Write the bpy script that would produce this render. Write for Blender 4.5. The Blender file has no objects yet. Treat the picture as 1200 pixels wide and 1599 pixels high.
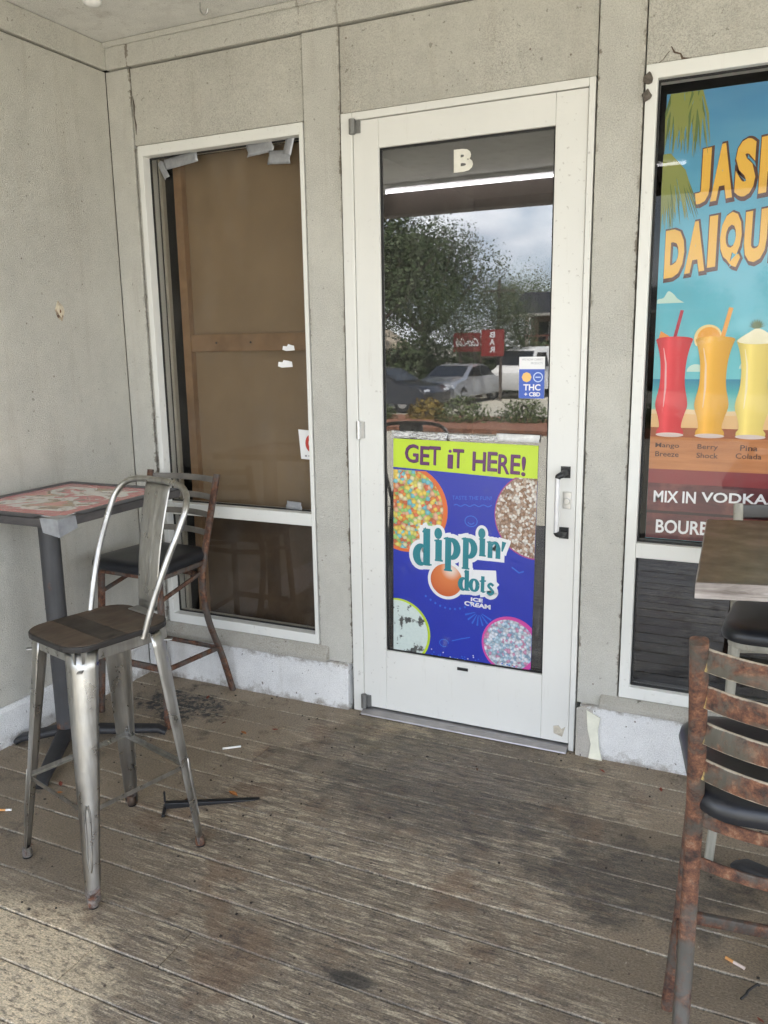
import bpy, bmesh, math, random
from mathutils import Vector, Matrix
R = math.radians
random.seed(7)
S = bpy.context.scene
COL = S.collection

# ------------------------------------------------------------------ camera
cam_d = bpy.data.cameras.new('camera'); cam = bpy.data.objects.new('camera', cam_d); COL.objects.link(cam)
cam_d.sensor_fit = 'VERTICAL'; cam_d.sensor_height = 24.0; cam_d.lens = 24.0 * 1281.19 / 1599.0
cam_d.clip_start = 0.02; cam_d.clip_end = 3000
YAW, PIT, ROL = -0.44213, -0.19926, -0.015138
Fw = Vector((math.sin(YAW) * math.cos(PIT), math.cos(YAW) * math.cos(PIT), math.sin(PIT)))
Rt = Vector((math.cos(YAW), -math.sin(YAW), 0)); Up = Rt.cross(Fw)
Rt, Up = Rt * math.cos(ROL) + Up * math.sin(ROL), Up * math.cos(ROL) - Rt * math.sin(ROL)
M3 = Matrix((Rt, Up, -Fw)).transposed()
cam.matrix_world = Matrix.Translation((2.789, -3.065, 1.604)) @ M3.to_4x4()
S.camera = cam

# ------------------------------------------------------------------ world and sun
SUN_EL, SUN_AZ = 73, 20           # sun high behind the building (azimuth from +y towards +x)
W = bpy.data.worlds.new('World'); S.world = W; W.use_nodes = True
nt = W.node_tree; nt.nodes.clear()
wo = nt.nodes.new('ShaderNodeOutputWorld'); bg = nt.nodes.new('ShaderNodeBackground')
sky = nt.nodes.new('ShaderNodeTexSky'); sky.sky_type = 'NISHITA'; sky.sun_disc = False
sky.sun_elevation = R(SUN_EL); sky.sun_rotation = R(SUN_AZ); sky.air_density = 1.0; sky.dust_density = .8; sky.ozone_density = 2.5
tc = nt.nodes.new('ShaderNodeTexCoord'); mp = nt.nodes.new('ShaderNodeMapping'); mp.inputs['Scale'].default_value = (1, 1, 1.9)
n1 = nt.nodes.new('ShaderNodeTexNoise'); n1.inputs['Scale'].default_value = 3.1; n1.inputs['Detail'].default_value = 5; n1.inputs['Roughness'].default_value = .58
r1 = nt.nodes.new('ShaderNodeValToRGB'); r1.color_ramp.elements[0].position = .34; r1.color_ramp.elements[1].position = .52
n2 = nt.nodes.new('ShaderNodeTexNoise'); n2.inputs['Scale'].default_value = 5.0; n2.inputs['Detail'].default_value = 3
r2 = nt.nodes.new('ShaderNodeValToRGB')
r2.color_ramp.elements[0].position = .36; r2.color_ramp.elements[0].color = (4.3, 4.9, 5.9, 1)
r2.color_ramp.elements[1].position = .62; r2.color_ramp.elements[1].color = (11.2, 11.4, 11.7, 1)
mx = nt.nodes.new('ShaderNodeMixRGB')
L = nt.links.new
L(tc.outputs['Generated'], mp.inputs['Vector']); L(mp.outputs[0], n1.inputs['Vector']); L(mp.outputs[0], n2.inputs['Vector'])
L(n1.outputs[0], r1.inputs[0]); L(n2.outputs[0], r2.inputs[0])
sz = nt.nodes.new('ShaderNodeSeparateXYZ'); L(tc.outputs['Generated'], sz.inputs[0])
r3 = nt.nodes.new('ShaderNodeValToRGB'); r3.color_ramp.elements[0].position = .30; r3.color_ramp.elements[0].color = (1, 1, 1, 1); r3.color_ramp.elements[1].position = .62; r3.color_ramp.elements[1].color = (.04, .04, .04, 1)
L(sz.outputs[2], r3.inputs[0]); m3 = nt.nodes.new('ShaderNodeMath'); m3.operation = 'MULTIPLY'; L(r1.outputs[0], m3.inputs[0]); L(r3.outputs[0], m3.inputs[1])
L(m3.outputs[0], mx.inputs[0]); L(sky.outputs[0], mx.inputs[1]); L(r2.outputs[0], mx.inputs[2])
L(mx.outputs[0], bg.inputs['Color']); bg.inputs['Strength'].default_value = 0.15; L(bg.outputs[0], wo.inputs[0])
sd = bpy.data.lights.new('sun', 'SUN'); so = bpy.data.objects.new('sun', sd); COL.objects.link(so)
sd.energy = 4.4; sd.angle = R(.55); sd.color = (1, .955, .87)
to_sun = Vector((math.sin(R(SUN_AZ)) * math.cos(R(SUN_EL)), math.cos(R(SUN_AZ)) * math.cos(R(SUN_EL)), math.sin(R(SUN_EL))))
so.rotation_euler = (-to_sun).to_track_quat('-Z', 'Y').to_euler()
vs = S.view_settings; vs.view_transform = 'Standard'; vs.look = 'None'; vs.exposure = 2.02; vs.gamma = 1; vs.use_curve_mapping = False
S.render.engine = 'CYCLES'
S.cycles.max_bounces = 7; S.cycles.diffuse_bounces = 4; S.cycles.use_adaptive_sampling = True; S.cycles.adaptive_threshold = .025; S.cycles.glossy_bounces = 4; S.cycles.transparent_max_bounces = 12
S.cycles.sample_clamp_indirect = 8; S.cycles.use_denoising = True

# ------------------------------------------------------------------ material helpers
class NT:
    def __init__(s, name):
        s.m = bpy.data.materials.new(name); s.m.use_nodes = True; s.t = s.m.node_tree
        s.t.nodes.clear(); s.out = s.t.nodes.new('ShaderNodeOutputMaterial')
        s._pos = None
    def n(s, ty, **kw):
        d = s.t.nodes.new('ShaderNode' + ty)
        for k, v in kw.items():
            if hasattr(d, k) and not k[0].isupper(): setattr(d, k, v)
            else: s.put(d, k, v)
        return d
    def put(s, d, k, v):
        i = d.inputs[int(k[1:])] if (k[0] == 'i' and k[1:].isdigit()) else d.inputs[k.replace('_', ' ')]
        if hasattr(v, 'bl_idname') and hasattr(v, 'outputs'): v = v.outputs[0]
        if isinstance(v, bpy.types.NodeSocket): s.t.links.new(v, i)
        elif isinstance(v, tuple) and len(v) == 3 and i.type == 'RGBA': i.default_value = (*v, 1)
        else: i.default_value = v
    def pos(s):
        if s._pos is None: s._pos = s.n('TexCoord').outputs['Object']
        return s._pos
    def world(s): return s.n('NewGeometry').outputs['Position']
    def map(s, sc, vec=None, loc=(0, 0, 0), rot=(0, 0, 0)):
        return s.n('Mapping', Vector=vec or s.pos(), Scale=sc, Location=loc, Rotation=rot)
    def noise(s, scale, detail=4, rough=.55, vec=None, dist=0):
        return s.n('TexNoise', Vector=vec or s.pos(), Scale=scale, Detail=detail, Roughness=rough, Distortion=dist)
    def ramp(s, fac, *st, interp='LINEAR'):
        r = s.n('ValToRGB', Fac=fac); cr = r.color_ramp; cr.interpolation = interp
        while len(cr.elements) < len(st): cr.elements.new(.5)
        for e, (p, c) in zip(cr.elements, st):
            e.position = p; e.color = (c, c, c, 1) if not isinstance(c, tuple) else (*c, 1)
        return r
    def mix(s, f, a, b, blend='MIX'):
        return s.n('MixRGB', blend_type=blend, Fac=f, Color1=a, Color2=b)
    def math(s, op, a, b=0.0, clamp=False):
        d = s.n('Math', operation=op, i0=a, i1=b); d.use_clamp = clamp; return d
    def bump(s, h, strength=.3, dist=.002, normal=None):
        b = s.n('Bump', Height=h, Strength=strength, Distance=dist)
        if normal: s.put(b, 'Normal', normal)
        return b
    def bsdf(s, **kw):
        b = s.n('BsdfPrincipled', **kw); s.t.links.new(b.outputs[0], s.out.inputs[0]); return b

def plain(name, col, rough=.5, metal=0.0, spec=.5, var=.12, vscale=14, bump=0):
    k = NT(name); nz = k.noise(vscale, 5, .6)
    c2 = tuple(min(1, x * (1 + var)) for x in col); c1 = tuple(x * (1 - var) for x in col)
    c = k.ramp(nz, (.3, c1), (.7, c2))
    kw = dict(Base_Color=c, Metallic=metal, Roughness=rough)
    b = k.bsdf(**{'Base Color': c, 'Metallic': metal, 'Roughness': rough, 'Specular IOR Level': spec})
    if bump: k.put(b, 'Normal', k.bump(k.noise(vscale * 8, 3), bump, .002))
    return k.m

def mat_stucco(name, base, speck=.5, warm=(.30, .25, .19), joints=(), splash=False):
    k = NT(name)
    big = k.ramp(k.noise(1.3, 5, .6), (.32, tuple(x * .90 for x in base)), (.68, tuple(min(1, x * 1.05) for x in base)))
    st = k.ramp(k.noise(1.0, 6, .7, k.map((7, 7, .7))), (.53, 0.), (.74, .36))
    c = k.mix(st, big, warm)
    grain = k.ramp(k.noise(230, 3, .75), (.36, .70), (.60, 1.09)); c = k.mix(k.ramp(k.noise(2.3, 3, .6), (.38, .45), (.62, 1.)), c, k.mix(1.0, c, grain, 'MULTIPLY'))
    sp = k.ramp(k.noise(48, 3, .55), (.675, 0.), (.71, speck)); c = k.mix(sp, c, (.10, .085, .065))
    sp2 = k.ramp(k.n('TexVoronoi', Vector=k.pos(), Scale=9.0), (.022, .75), (.045, 0.)); c = k.mix(sp2, c, (.12, .08, .055))
    mott = k.ramp(k.noise(11, 5, .75), (.36, .94), (.62, 1.03)); c = k.mix(1.0, c, mott, 'MULTIPLY')
    if splash:        # splashed dirt and chips along the floor and the top edge
        zz = k.n('SeparateXYZ', Vector=k.pos()).outputs[2]; d = k.math('MINIMUM', k.math('ABSOLUTE', zz), k.math('MULTIPLY', k.math('ABSOLUTE', k.math('SUBTRACT', zz, .214)), 1.6))
        g = k.math('SUBTRACT', k.noise(18, 5, .75), k.math('MULTIPLY', d, 4.5)); c = k.mix(k.ramp(g, (.36, 0.), (.56, .75)), c, (.24, .205, .165))
    if joints:        # grime and flaking paint along the board joints
        xx = k.n('SeparateXYZ', Vector=k.pos()).outputs[0]; d = 1.0
        for j in joints: d = k.math('MINIMUM', d, k.math('ABSOLUTE', k.math('SUBTRACT', xx, j)))
        g = k.math('SUBTRACT', k.noise(26, 4, .7), k.math('MULTIPLY', d, 14.0)); c = k.mix(k.math('MULTIPLY', k.ramp(g, (.42, 0.), (.52, .85)), k.ramp(k.noise(3.1, 3, .6), (.40, .12), (.58, 1.))), c, (.16, .135, .105))
    h = k.noise(190, 3, .7)
    k.bsdf(**{'Base Color': c, 'Roughness': .88, 'Specular IOR Level': .25, 'Normal': k.bump(h, .9, .004)})
    return k.m

def mat_white(name, base=(.74, .74, .70), dirt=.45):
    k = NT(name)
    c = k.ramp(k.noise(2.2, 4), (.3, tuple(x * .94 for x in base)), (.7, base))
    d1 = k.ramp(k.noise(1.0, 7, .72, k.map((30, 30, 3))), (.60, 0.), (.86, dirt)); c = k.mix(d1, c, (.36, .31, .24))
    d2 = k.ramp(k.noise(46, 4, .6), (.62, 0.), (.72, .5)); d3 = k.ramp(k.noise(2.6, 3), (.46, 0.), (.62, 1.)); c = k.mix(k.math('MULTIPLY', d2, d3), c, (.16, .12, .09))
    k.bsdf(**{'Base Color': c, 'Roughness': k.ramp(k.noise(9, 3), (.3, .38), (.7, .55)), 'Normal': k.bump(k.noise(40, 4), .08, .002)})
    return k.m

def mat_deck():
    k = NT('deck_paint'); p = k.world(); rnd = k.n('ObjectInfo').outputs['Random']
    off = k.n('CombineXYZ', X=k.math('MULTIPLY', rnd, 37.0), Y=0.0, Z=k.math('MULTIPLY', rnd, 11.0))
    pv = k.n('VectorMath', operation='ADD', i0=p, i1=off)
    sx = k.n('SeparateXYZ', Vector=p)
    nA = k.math('SUBTRACT', k.noise(2.4, 4, .68, p), .5); nB = k.math('SUBTRACT', k.noise(8.0, 4, .7, p), .5)
    def zone(cx, cy, rx, ry, soft, nz, amt):     # a worn or dirty patch with a ragged outline
        dx = k.math('DIVIDE', k.math('SUBTRACT', sx.outputs[0], cx), rx); dy = k.math('DIVIDE', k.math('SUBTRACT', sx.outputs[1], cy), ry)
        d = k.math('SQRT', k.math('ADD', k.math('MULTIPLY', dx, dx), k.math('MULTIPLY', dy, dy)))
        return k.ramp(k.math('ADD', k.math('SUBTRACT', 1.0, d), k.math('MULTIPLY', nz, amt)), (.15 - soft, 0.), (.15 + soft, 1.))
    wear = zone(1.76, -1.0, .95, 1.25, .26, nA, 1.9); wear2 = zone(1.9, -2.35, 2.4, 1.15, .25, nA, 1.6)
    wearm = k.math('MAXIMUM', wear, wear2, True)
    tone = k.ramp(rnd, (.0, (.82,) * 3), (1., (1.12,) * 3))
    paint = k.ramp(nA, (-.0, (.238, .188, .132)), (.16, (.290, .232, .166)))
    g1 = k.noise(1.0, 6, .78, k.map((7, 100, 1), pv)); g2 = k.noise(1.0, 5, .78, k.map((14, 46, 1), pv)); g3 = k.noise(1.0, 4, .78, k.map((34, 80, 1), p))
    wood = k.ramp(g1, (.38, (.050, .040, .032)), (.46, (.150, .120, .090)), (.53, (.255, .207, .155)), (.60, (.56, .475, .345)))
    wood = k.mix(k.ramp(g3, (.46, .0), (.60, .75)), wood, (.225, .182, .138))
    bare = k.math('MULTIPLY', wearm, k.ramp(g2, (.40, 0.), (.53, 1.)))
    c = k.mix(bare, paint, wood)
    cr = k.math('MULTIPLY', k.ramp(k.noise(1.0, 6, .8, k.map((9, 62, 1), pv)), (.535, 0.), (.60, .9)), wearm)      # cream remnants of old paint
    c = k.mix(cr, c, (.54, .46, .33))
    rb = k.math('MULTIPLY', k.ramp(k.math('ADD', nA, k.math('MULTIPLY', g1, .25)), (.18, 0.), (.24, .55)), wearm); c = k.mix(rb, c, (.165, .098, .058))   # brown undercoat
    tan = k.math('MULTIPLY', zone(1.00, -1.84, .42, .32, .12, nB, 1.5), k.ramp(g3, (.40, .1), (.52, 1.))); c = k.mix(k.math('MULTIPLY', tan, .95), c, (.66, .54, .37))
    tan2 = k.math('MULTIPLY', zone(1.50, -.16, .36, .20, .18, nB, 1.2), k.ramp(g1, (.44, 0.), (.56, .8))); c = k.mix(tan2, c, (.33, .275, .175))
    c = k.mix(1.0, c, tone, 'MULTIPLY')
    gr = k.math('MAXIMUM', k.math('MULTIPLY', zone(1.80, -.42, .66, .52, .24, nB, 1.9), .66), k.math('MULTIPLY', zone(2.52, -.74, .38, .24, .20, nB, 2.0), .74))
    gr = k.math('MAXIMUM', gr, k.math('MULTIPLY', zone(1.28, -.26, .13, .32, .3, nB, 1.4), .5))
    gr = k.math('MAXIMUM', gr, k.math('MULTIPLY', k.ramp(nB, (.06, 0.), (.18, 1.)), .55))
    c = k.mix(k.math('MULTIPLY', gr, k.ramp(g2, (.36, .45), (.56, 1.))), c, (.052, .047, .043))
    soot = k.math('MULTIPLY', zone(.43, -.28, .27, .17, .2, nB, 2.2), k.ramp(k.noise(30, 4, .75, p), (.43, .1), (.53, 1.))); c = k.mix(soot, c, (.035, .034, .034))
    c = k.mix(k.ramp(k.noise(75, 3, .6, p), (.66, 0.), (.71, .8)), c, (.045, .04, .035))
    c = k.mix(k.ramp(k.noise(60, 3, .6, k.map((1, 1, 1), p, (3.3, 7.1, 0))), (.70, 0.), (.73, .65)), c, (.50, .46, .38))
    knot = zone(1.91, -1.445, .085, .032, .25, nB, .6); c = k.mix(k.math('MULTIPLY', knot, .85), c, (.035, .033, .03))
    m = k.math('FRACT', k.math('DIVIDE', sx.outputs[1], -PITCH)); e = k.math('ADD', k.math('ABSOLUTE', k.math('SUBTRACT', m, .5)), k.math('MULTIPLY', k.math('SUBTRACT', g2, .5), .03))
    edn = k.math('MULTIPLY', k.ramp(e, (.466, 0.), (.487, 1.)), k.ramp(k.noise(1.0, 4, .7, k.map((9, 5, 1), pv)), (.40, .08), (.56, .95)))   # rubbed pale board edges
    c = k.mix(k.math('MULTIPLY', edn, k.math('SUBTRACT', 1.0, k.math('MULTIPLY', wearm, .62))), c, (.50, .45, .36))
    c = k.mix(1.0, c, k.ramp(k.noise(1.0, 4, .8, k.map((130, 240, 1), p)), (.37, .55), (.61, 1.36)), 'MULTIPLY')
    h = k.math('ADD', g1, k.math('MULTIPLY', g3, .5))
    k.bsdf(**{'Base Color': c, 'Roughness': k.ramp(nB, (.0, .50), (.2, .75)), 'Specular IOR Level': .4, 'Normal': k.bump(h, .6, .004)})
    return k.m

def mat_metal_rust(name, metal_col, rust_amt, z_rust=None, paint=False, edges=False):
    k = NT(name); p = k.pos()
    st = k.noise(1.0, 6, .6, k.map((40, 40, 4)))
    mc = k.ramp(st, (.3, tuple(x * .72 for x in metal_col)), (.7, tuple(min(1, x * 1.15) for x in metal_col)))
    f = k.math('ADD', k.noise(11, 8, .68, dist=.4), 0.0)
    if z_rust is not None:
        sz = k.n('SeparateXYZ', Vector=p).outputs[2]
        f = k.math('ADD', f, k.ramp(k.math('DIVIDE', sz, z_rust), (.35, .34), (1.0, 0.)))
    fac = k.ramp(f, (rust_amt - .03, 0.), (rust_amt + .10, 1.))
    rc = k.ramp(k.noise(38, 6, .75), (.36, (.030, .018, .014)), (.47, (.085, .038, .023)), (.56, (.150, .064, .034)), (.66, (.24, .135, .080)))
    c = k.mix(fac, mc, rc)
    if edges:     # slat edges rubbed to pale primer
        gz = k.n('SeparateXYZ', Vector=k.n('TexCoord').outputs['Generated']).outputs[2]; gx = k.n('SeparateXYZ', Vector=k.n('TexCoord').outputs['Generated']).outputs[0]
        e = k.ramp(k.math('ADD', k.math('ABSOLUTE', k.math('SUBTRACT', gz, .5)), k.math('MULTIPLY', k.math('SUBTRACT', k.noise(45, 4, .7), .5), .16)), (.435, 0.), (.485, .8)); c = k.mix(e, c, (.44, .38, .29))
        e2 = k.ramp(k.math('ADD', k.math('ABSOLUTE', k.math('SUBTRACT', gx, .5)), k.math('MULTIPLY', k.math('SUBTRACT', k.noise(60, 3, .7), .5), .03)), (.480, 0.), (.490, .8)); c = k.mix(e2, c, (.50, .36, .12))
    ro = k.mix(fac, k.ramp(k.noise(22, 5), (.3, .24), (.7, .44)) if not paint else k.ramp(k.noise(22, 4), (.3, .42), (.7, .62)), (.9, .9, .9))
    me = k.math('SUBTRACT', 1.0, fac) if not paint else 0.0
    k.bsdf(**{'Base Color': c, 'Roughness': ro, 'Metallic': me, 'Normal': k.bump(k.math('MULTIPLY', k.noise(120, 4, .7), k.math('ADD', fac, .12)), .45, .0025)})
    return k.m

def mat_wood(name, c1, c2, sc=(6, 60, 60), rough=.5, dark=.0):
    k = NT(name); g = k.noise(1.0, 7, .65, k.map(sc), .6)
    c = k.ramp(g, (.3, c1), (.7, c2)); d = k.ramp(k.noise(5, 5, .6), (.48, 0.), (.75, .65)); c = k.mix(d, c, tuple(x * .45 for x in c1))
    k.bsdf(**{'Base Color': c, 'Roughness': k.ramp(k.noise(12, 4), (.3, rough - .1), (.7, rough + .15)), 'Normal': k.bump(g, .25, .002)})
    return k.m

def mat_glass(name, refl=.11, tint=(.55, .55, .56), dust=.003):
    k = NT(name)
    ge = k.n('NewGeometry'); lw = k.n('Fresnel', IOR=1.52)
    f = k.math('MULTIPLY', lw, refl / .0425, True); f = k.math('MULTIPLY', f, k.math('SUBTRACT', 1.0, ge.outputs['Backfacing']))
    gl = k.n('BsdfGlossy', Color=(1, 1, 1), Roughness=.012); tr = k.n('BsdfTransparent', Color=tint)
    # dust and wipe marks
    df = k.n('BsdfDiffuse', Color=(.6, .58, .54))
    dm = k.ramp(k.noise(1.0, 3, .7, k.map((9, 9, 3))), (.50, dust), (.80, dust + .06))
    dm = k.math('MULTIPLY', dm, k.math('SUBTRACT', 1.0, ge.outputs['Backfacing']))
    a = k.n('MixShader', i0=f, i1=tr, i2=gl); b = k.n('MixShader', i0=dm, i1=a, i2=df)
    k.t.links.new(b.outputs[0], k.out.inputs[0]); return k.m

def mat_film(name):      # clear plastic film with creases
    k = NT(name)
    h = k.noise(11, 3, .6, k.map((1.2, 1, .6)))
    gl = k.n('BsdfGlossy', Color=(1, 1, 1), Roughness=.22, Normal=k.bump(h, .5, .006)); tr = k.n('BsdfTransparent', Color=(.97, .97, .97))
    df = k.n('BsdfDiffuse', Color=(.8, .8, .8))
    f = k.math('MULTIPLY', k.n('Fresnel', IOR=1.45), .35, True)
    a = k.n('MixShader', i0=f, i1=tr, i2=gl); b = k.n('MixShader', i0=k.ramp(h, (.62, .0), (.74, .10)), i1=a, i2=df)
    k.t.links.new(b.outputs[0], k.out.inputs[0]); return k.m

def printed(name, col, rough=.38, var=.04): return plain(name, col, rough, 0, .5, var, 5)

def mat_emit(name, col, st):
    k = NT(name); e = k.n('Emission', Color=col, Strength=st); k.t.links.new(e.outputs[0], k.out.inputs[0]); return k.m

def mat_spots(name, scale, cols, edge=None):
    k = NT(name); v = k.n('TexVoronoi', Vector=k.pos(), Scale=scale)
    sep = k.n('SeparateColor', Color=v.outputs['Color'])
    c = k.ramp(sep.outputs[0], *[(i / len(cols), q) for i, q in enumerate(cols)], interp='CONSTANT')
    sh = k.ramp(v.outputs['Distance'], (.25, 1.), (.75, .62)); c = k.mix(1.0, c, sh, 'MULTIPLY')
    k.bsdf(**{'Base Color': c, 'Roughness': .38}); return k.m

# ------------------------------------------------------------------ mesh helpers
class MB:
    def __init__(s): s.v = []; s.f = []
    def add(s, vs, fs):
        o = len(s.v); s.v += [tuple(p) for p in vs]; s.f += [tuple(i + o for i in f) for f in fs]; return s
    def box(s, x0, x1, y0, y1, z0, z1):
        return s.add([(x0, y0, z0), (x1, y0, z0), (x1, y1, z0), (x0, y1, z0), (x0, y0, z1), (x1, y0, z1), (x1, y1, z1), (x0, y1, z1)],
                     [(0, 3, 2, 1), (4, 5, 6, 7), (0, 1, 5, 4), (1, 2, 6, 5), (2, 3, 7, 6), (3, 0, 4, 7)])
    def prism(s, poly, axis, a, b):      # poly 2D extruded along axis; axis 'x': (y,z), 'y': (x,z), 'z': (x,y)
        def P(p, t): return {'x': (t, p[0], p[1]), 'y': (p[0], t, p[1]), 'z': (p[0], p[1], t)}[axis]
        n = len(poly); vs = [P(p, a) for p in poly] + [P(p, b) for p in poly]
        fs = [tuple(range(n))[::-1], tuple(range(n, 2 * n))] + [(i, (i + 1) % n, n + (i + 1) % n, n + i) for i in range(n)]
        return s.add(vs, fs)
    def sweep(s, path, sec, up=(0, 0, 1), cap=True, scale=None, closed=False):
        path = [Vector(p) for p in path]; n = len(path); m = len(sec); vs = []; up = Vector(up)
        for i, p in enumerate(path):
            if closed: t = path[(i + 1) % n] - path[i - 1]
            else: t = path[min(i + 1, n - 1)] - path[max(i - 1, 0)]
            t.normalize(); a = t.cross(up)
            if a.length < 1e-4: a = t.cross(Vector((0, 1, 0)))
            a.normalize(); b = a.cross(t); k = scale[i] if scale else 1
            vs += [p + a * (q[0] * k) + b * (q[1] * k) for q in sec]
        fs = [(i * m + j, i * m + (j + 1) % m, (i + 1) * m + (j + 1) % m, (i + 1) * m + j) for i in range(n - 1) for j in range(m)]
        if closed: fs += [((n - 1) * m + j, (n - 1) * m + (j + 1) % m, (j + 1) % m, j) for j in range(m)]
        elif cap: fs += [tuple(range(m))[::-1], tuple(range((n - 1) * m, n * m))]
        return s.add(vs, fs)
    def tube(s, path, r, n=8, **kw):
        return s.sweep(path, [(r * math.cos(2 * math.pi * j / n), r * math.sin(2 * math.pi * j / n)) for j in range(n)], **kw)
    def lathe(s, prof, c=(0, 0), n=20):
        vs = []; k = len(prof)
        for i in range(n):
            a = 2 * math.pi * i / n; vs += [(c[0] + r * math.cos(a), c[1] + r * math.sin(a), z) for r, z in prof]
        fs = [(i * k + j, ((i + 1) % n) * k + j, ((i + 1) % n) * k + j + 1, i * k + j + 1) for i in range(n) for j in range(k - 1)]
        return s.add(vs, fs)
    def build(s, name, mat, parent=None, smooth=None, bevel=None, solid=None, loc=None, seg=2):
        me = bpy.data.meshes.new(name); me.from_pydata(s.v, [], s.f); me.update()
        bm = bmesh.new(); bm.from_mesh(me); bmesh.ops.recalc_face_normals(bm, faces=bm.faces); bm.to_mesh(me); bm.free()
        if smooth: me.shade_smooth(); me.set_sharp_from_angle(angle=R(smooth))
        me.materials.append(mat)
        o = bpy.data.objects.new(name, me); COL.objects.link(o)
        if parent: o.parent = parent
        if loc: o.location = loc
        if solid:
            q = o.modifiers.new('Solidify', 'SOLIDIFY'); q.thickness = solid; q.offset = 0
        if bevel:
            q = o.modifiers.new('Bevel', 'BEVEL'); q.width = bevel; q.segments = seg; q.limit_method = 'ANGLE'
        return o

def tag(o, label=None, cat=None, group=None, kind=None):
    if label: o['label'] = label
    if cat: o['category'] = cat
    if group: o['group'] = group
    if kind: o['kind'] = kind
    return o
def thing(name, label, cat, loc=(0, 0, 0), rz=0, group=None):
    o = bpy.data.objects.new(name, None); COL.objects.link(o); o.empty_display_size = .1
    o.location = loc; o.rotation_euler = (0, 0, rz); return tag(o, label, cat, group)
def copy_tree(o, parent=None):
    c = o.copy(); COL.objects.link(c)
    if parent: c.parent = parent
    for ch in [x for x in bpy.data.objects if x.parent == o]: copy_tree(ch, c)
    return c
def rsec(w, h, r=.3, n=3):     # rounded rectangle section
    r = min(w, h) * r; out = []
    for cx, cy, a0 in ((w / 2 - r, h / 2 - r, 0), (-w / 2 + r, h / 2 - r, 90), (-w / 2 + r, -h / 2 + r, 180), (w / 2 - r, -h / 2 + r, 270)):
        out += [(cx + r * math.cos(R(a0 + 90 * i / n)), cy + r * math.sin(R(a0 + 90 * i / n))) for i in range(n + 1)]
    return out
def catmull(pts, k=6, closed=False):
    P = [Vector(p) for p in pts]; n = len(P); out = []
    for i in range(n if closed else n - 1):
        a, b, c, d = (P[(i - 1) % n], P[i], P[(i + 1) % n], P[(i + 2) % n]) if closed else (P[max(i - 1, 0)], P[i], P[i + 1], P[min(i + 2, n - 1)])
        for j in range(k):
            t = j / k; out.append(.5 * ((2 * b) + (c - a) * t + (2 * a - 5 * b + 4 * c - d) * t * t + (3 * b - a - 3 * c + d) * t ** 3))
    if not closed: out.append(P[-1])
    return out
def rrect(w, d, r, n=4, cx=0, cy=0): return [(cx + x, cy + y) for x, y in rsec(w, d, r, n)]
PITCH = .147

# ------------------------------------------------------------------ materials
M_STUCCO = mat_stucco('stucco_wall_paint', (.525, .510, .455))
M_TRIM = mat_stucco('trim_paint', (.555, .542, .490), .4, joints=(.133, 1.0055, 1.1725, 2.168, 2.3255))
M_CEIL = mat_stucco('ceiling_paint', (.82, .81, .77), .3)
M_KNEE = mat_stucco('kneewall_paint', (.78, .78, .77), .9, (.42, .38, .32), splash=True)
M_SILL = mat_stucco('sill_concrete', (.44, .42, .37), .8)
M_WHITE = mat_white('white_aluminium'); M_DOOR = mat_white('door_aluminium', (.745, .74, .70), .42)
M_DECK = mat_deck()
M_GLASS = mat_glass('door_glass', .155, (.62, .62, .64), .035); M_GLASS2 = mat_glass('window_glass', .04, (.86, .85, .83)); M_GLASS3 = mat_glass('poster_window_glass', .02, (.95, .95, .95), .0)
M_DARKROOM = plain('shop_inside_dark', (.05, .047, .045), .8)
M_BLACK = plain('black_plastic', (.012, .012, .013), .42); M_GASKET = plain('black_gasket', (.01, .01, .01), .6)
M_STEEL = plain('satin_steel', (.55, .55, .54), .32, 1.0, vscale=30)
M_BOARD = plain('brown_hardboard', (.305, .222, .138), .7, 0, .3, .10, 3.0); M_STUD = mat_wood('raw_timber', (.27, .165, .088), (.36, .225, .125), (8, 50, 8), .7)
M_TAPE = plain('duct_tape', (.33, .34, .36), .32, .5, var=.2, vscale=30, bump=.5)
M_BLACKVINYL = plain('black_vinyl', (.012, .013, .016), .36, 0, .5, .25, 20, .12)

# ------------------------------------------------------------------ the setting
base = MB().box(-.02, 6.0, -4.02, -.002, -.16, -.045).build('deck_floor', plain('deck_underside', (.02, .017, .015), .9)); tag(base, 'weathered brown painted timber deck of boards laid along the shop front', 'deck', kind='structure')
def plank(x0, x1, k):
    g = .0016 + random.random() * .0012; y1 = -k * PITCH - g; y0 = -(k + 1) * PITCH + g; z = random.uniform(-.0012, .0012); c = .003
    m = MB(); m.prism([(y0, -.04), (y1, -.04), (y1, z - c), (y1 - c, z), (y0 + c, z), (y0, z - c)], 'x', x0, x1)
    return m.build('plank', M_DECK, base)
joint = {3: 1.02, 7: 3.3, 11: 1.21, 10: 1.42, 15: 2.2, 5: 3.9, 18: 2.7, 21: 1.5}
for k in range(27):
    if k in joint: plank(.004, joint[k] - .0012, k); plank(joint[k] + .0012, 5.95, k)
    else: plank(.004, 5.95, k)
sc = MB(); rs = random.Random(3)
for k in range(27):
    for j in range(15):
        for dy in (.032, .112):
            x = .12 + j * .406 + rs.uniform(-.012, .012); y = -k * PITCH - dy + rs.uniform(-.008, .008); r = .0034
            if rs.random() < .5: sc.prism([(x + r * math.cos(i * 1.047), y + r * math.sin(i * 1.047)) for i in range(6)], 'z', -.004, .0019)
tag(sc.build('deck_screws', plain('rusty_screw', (.10, .072, .052), .7), base), kind='stuff')

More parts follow.
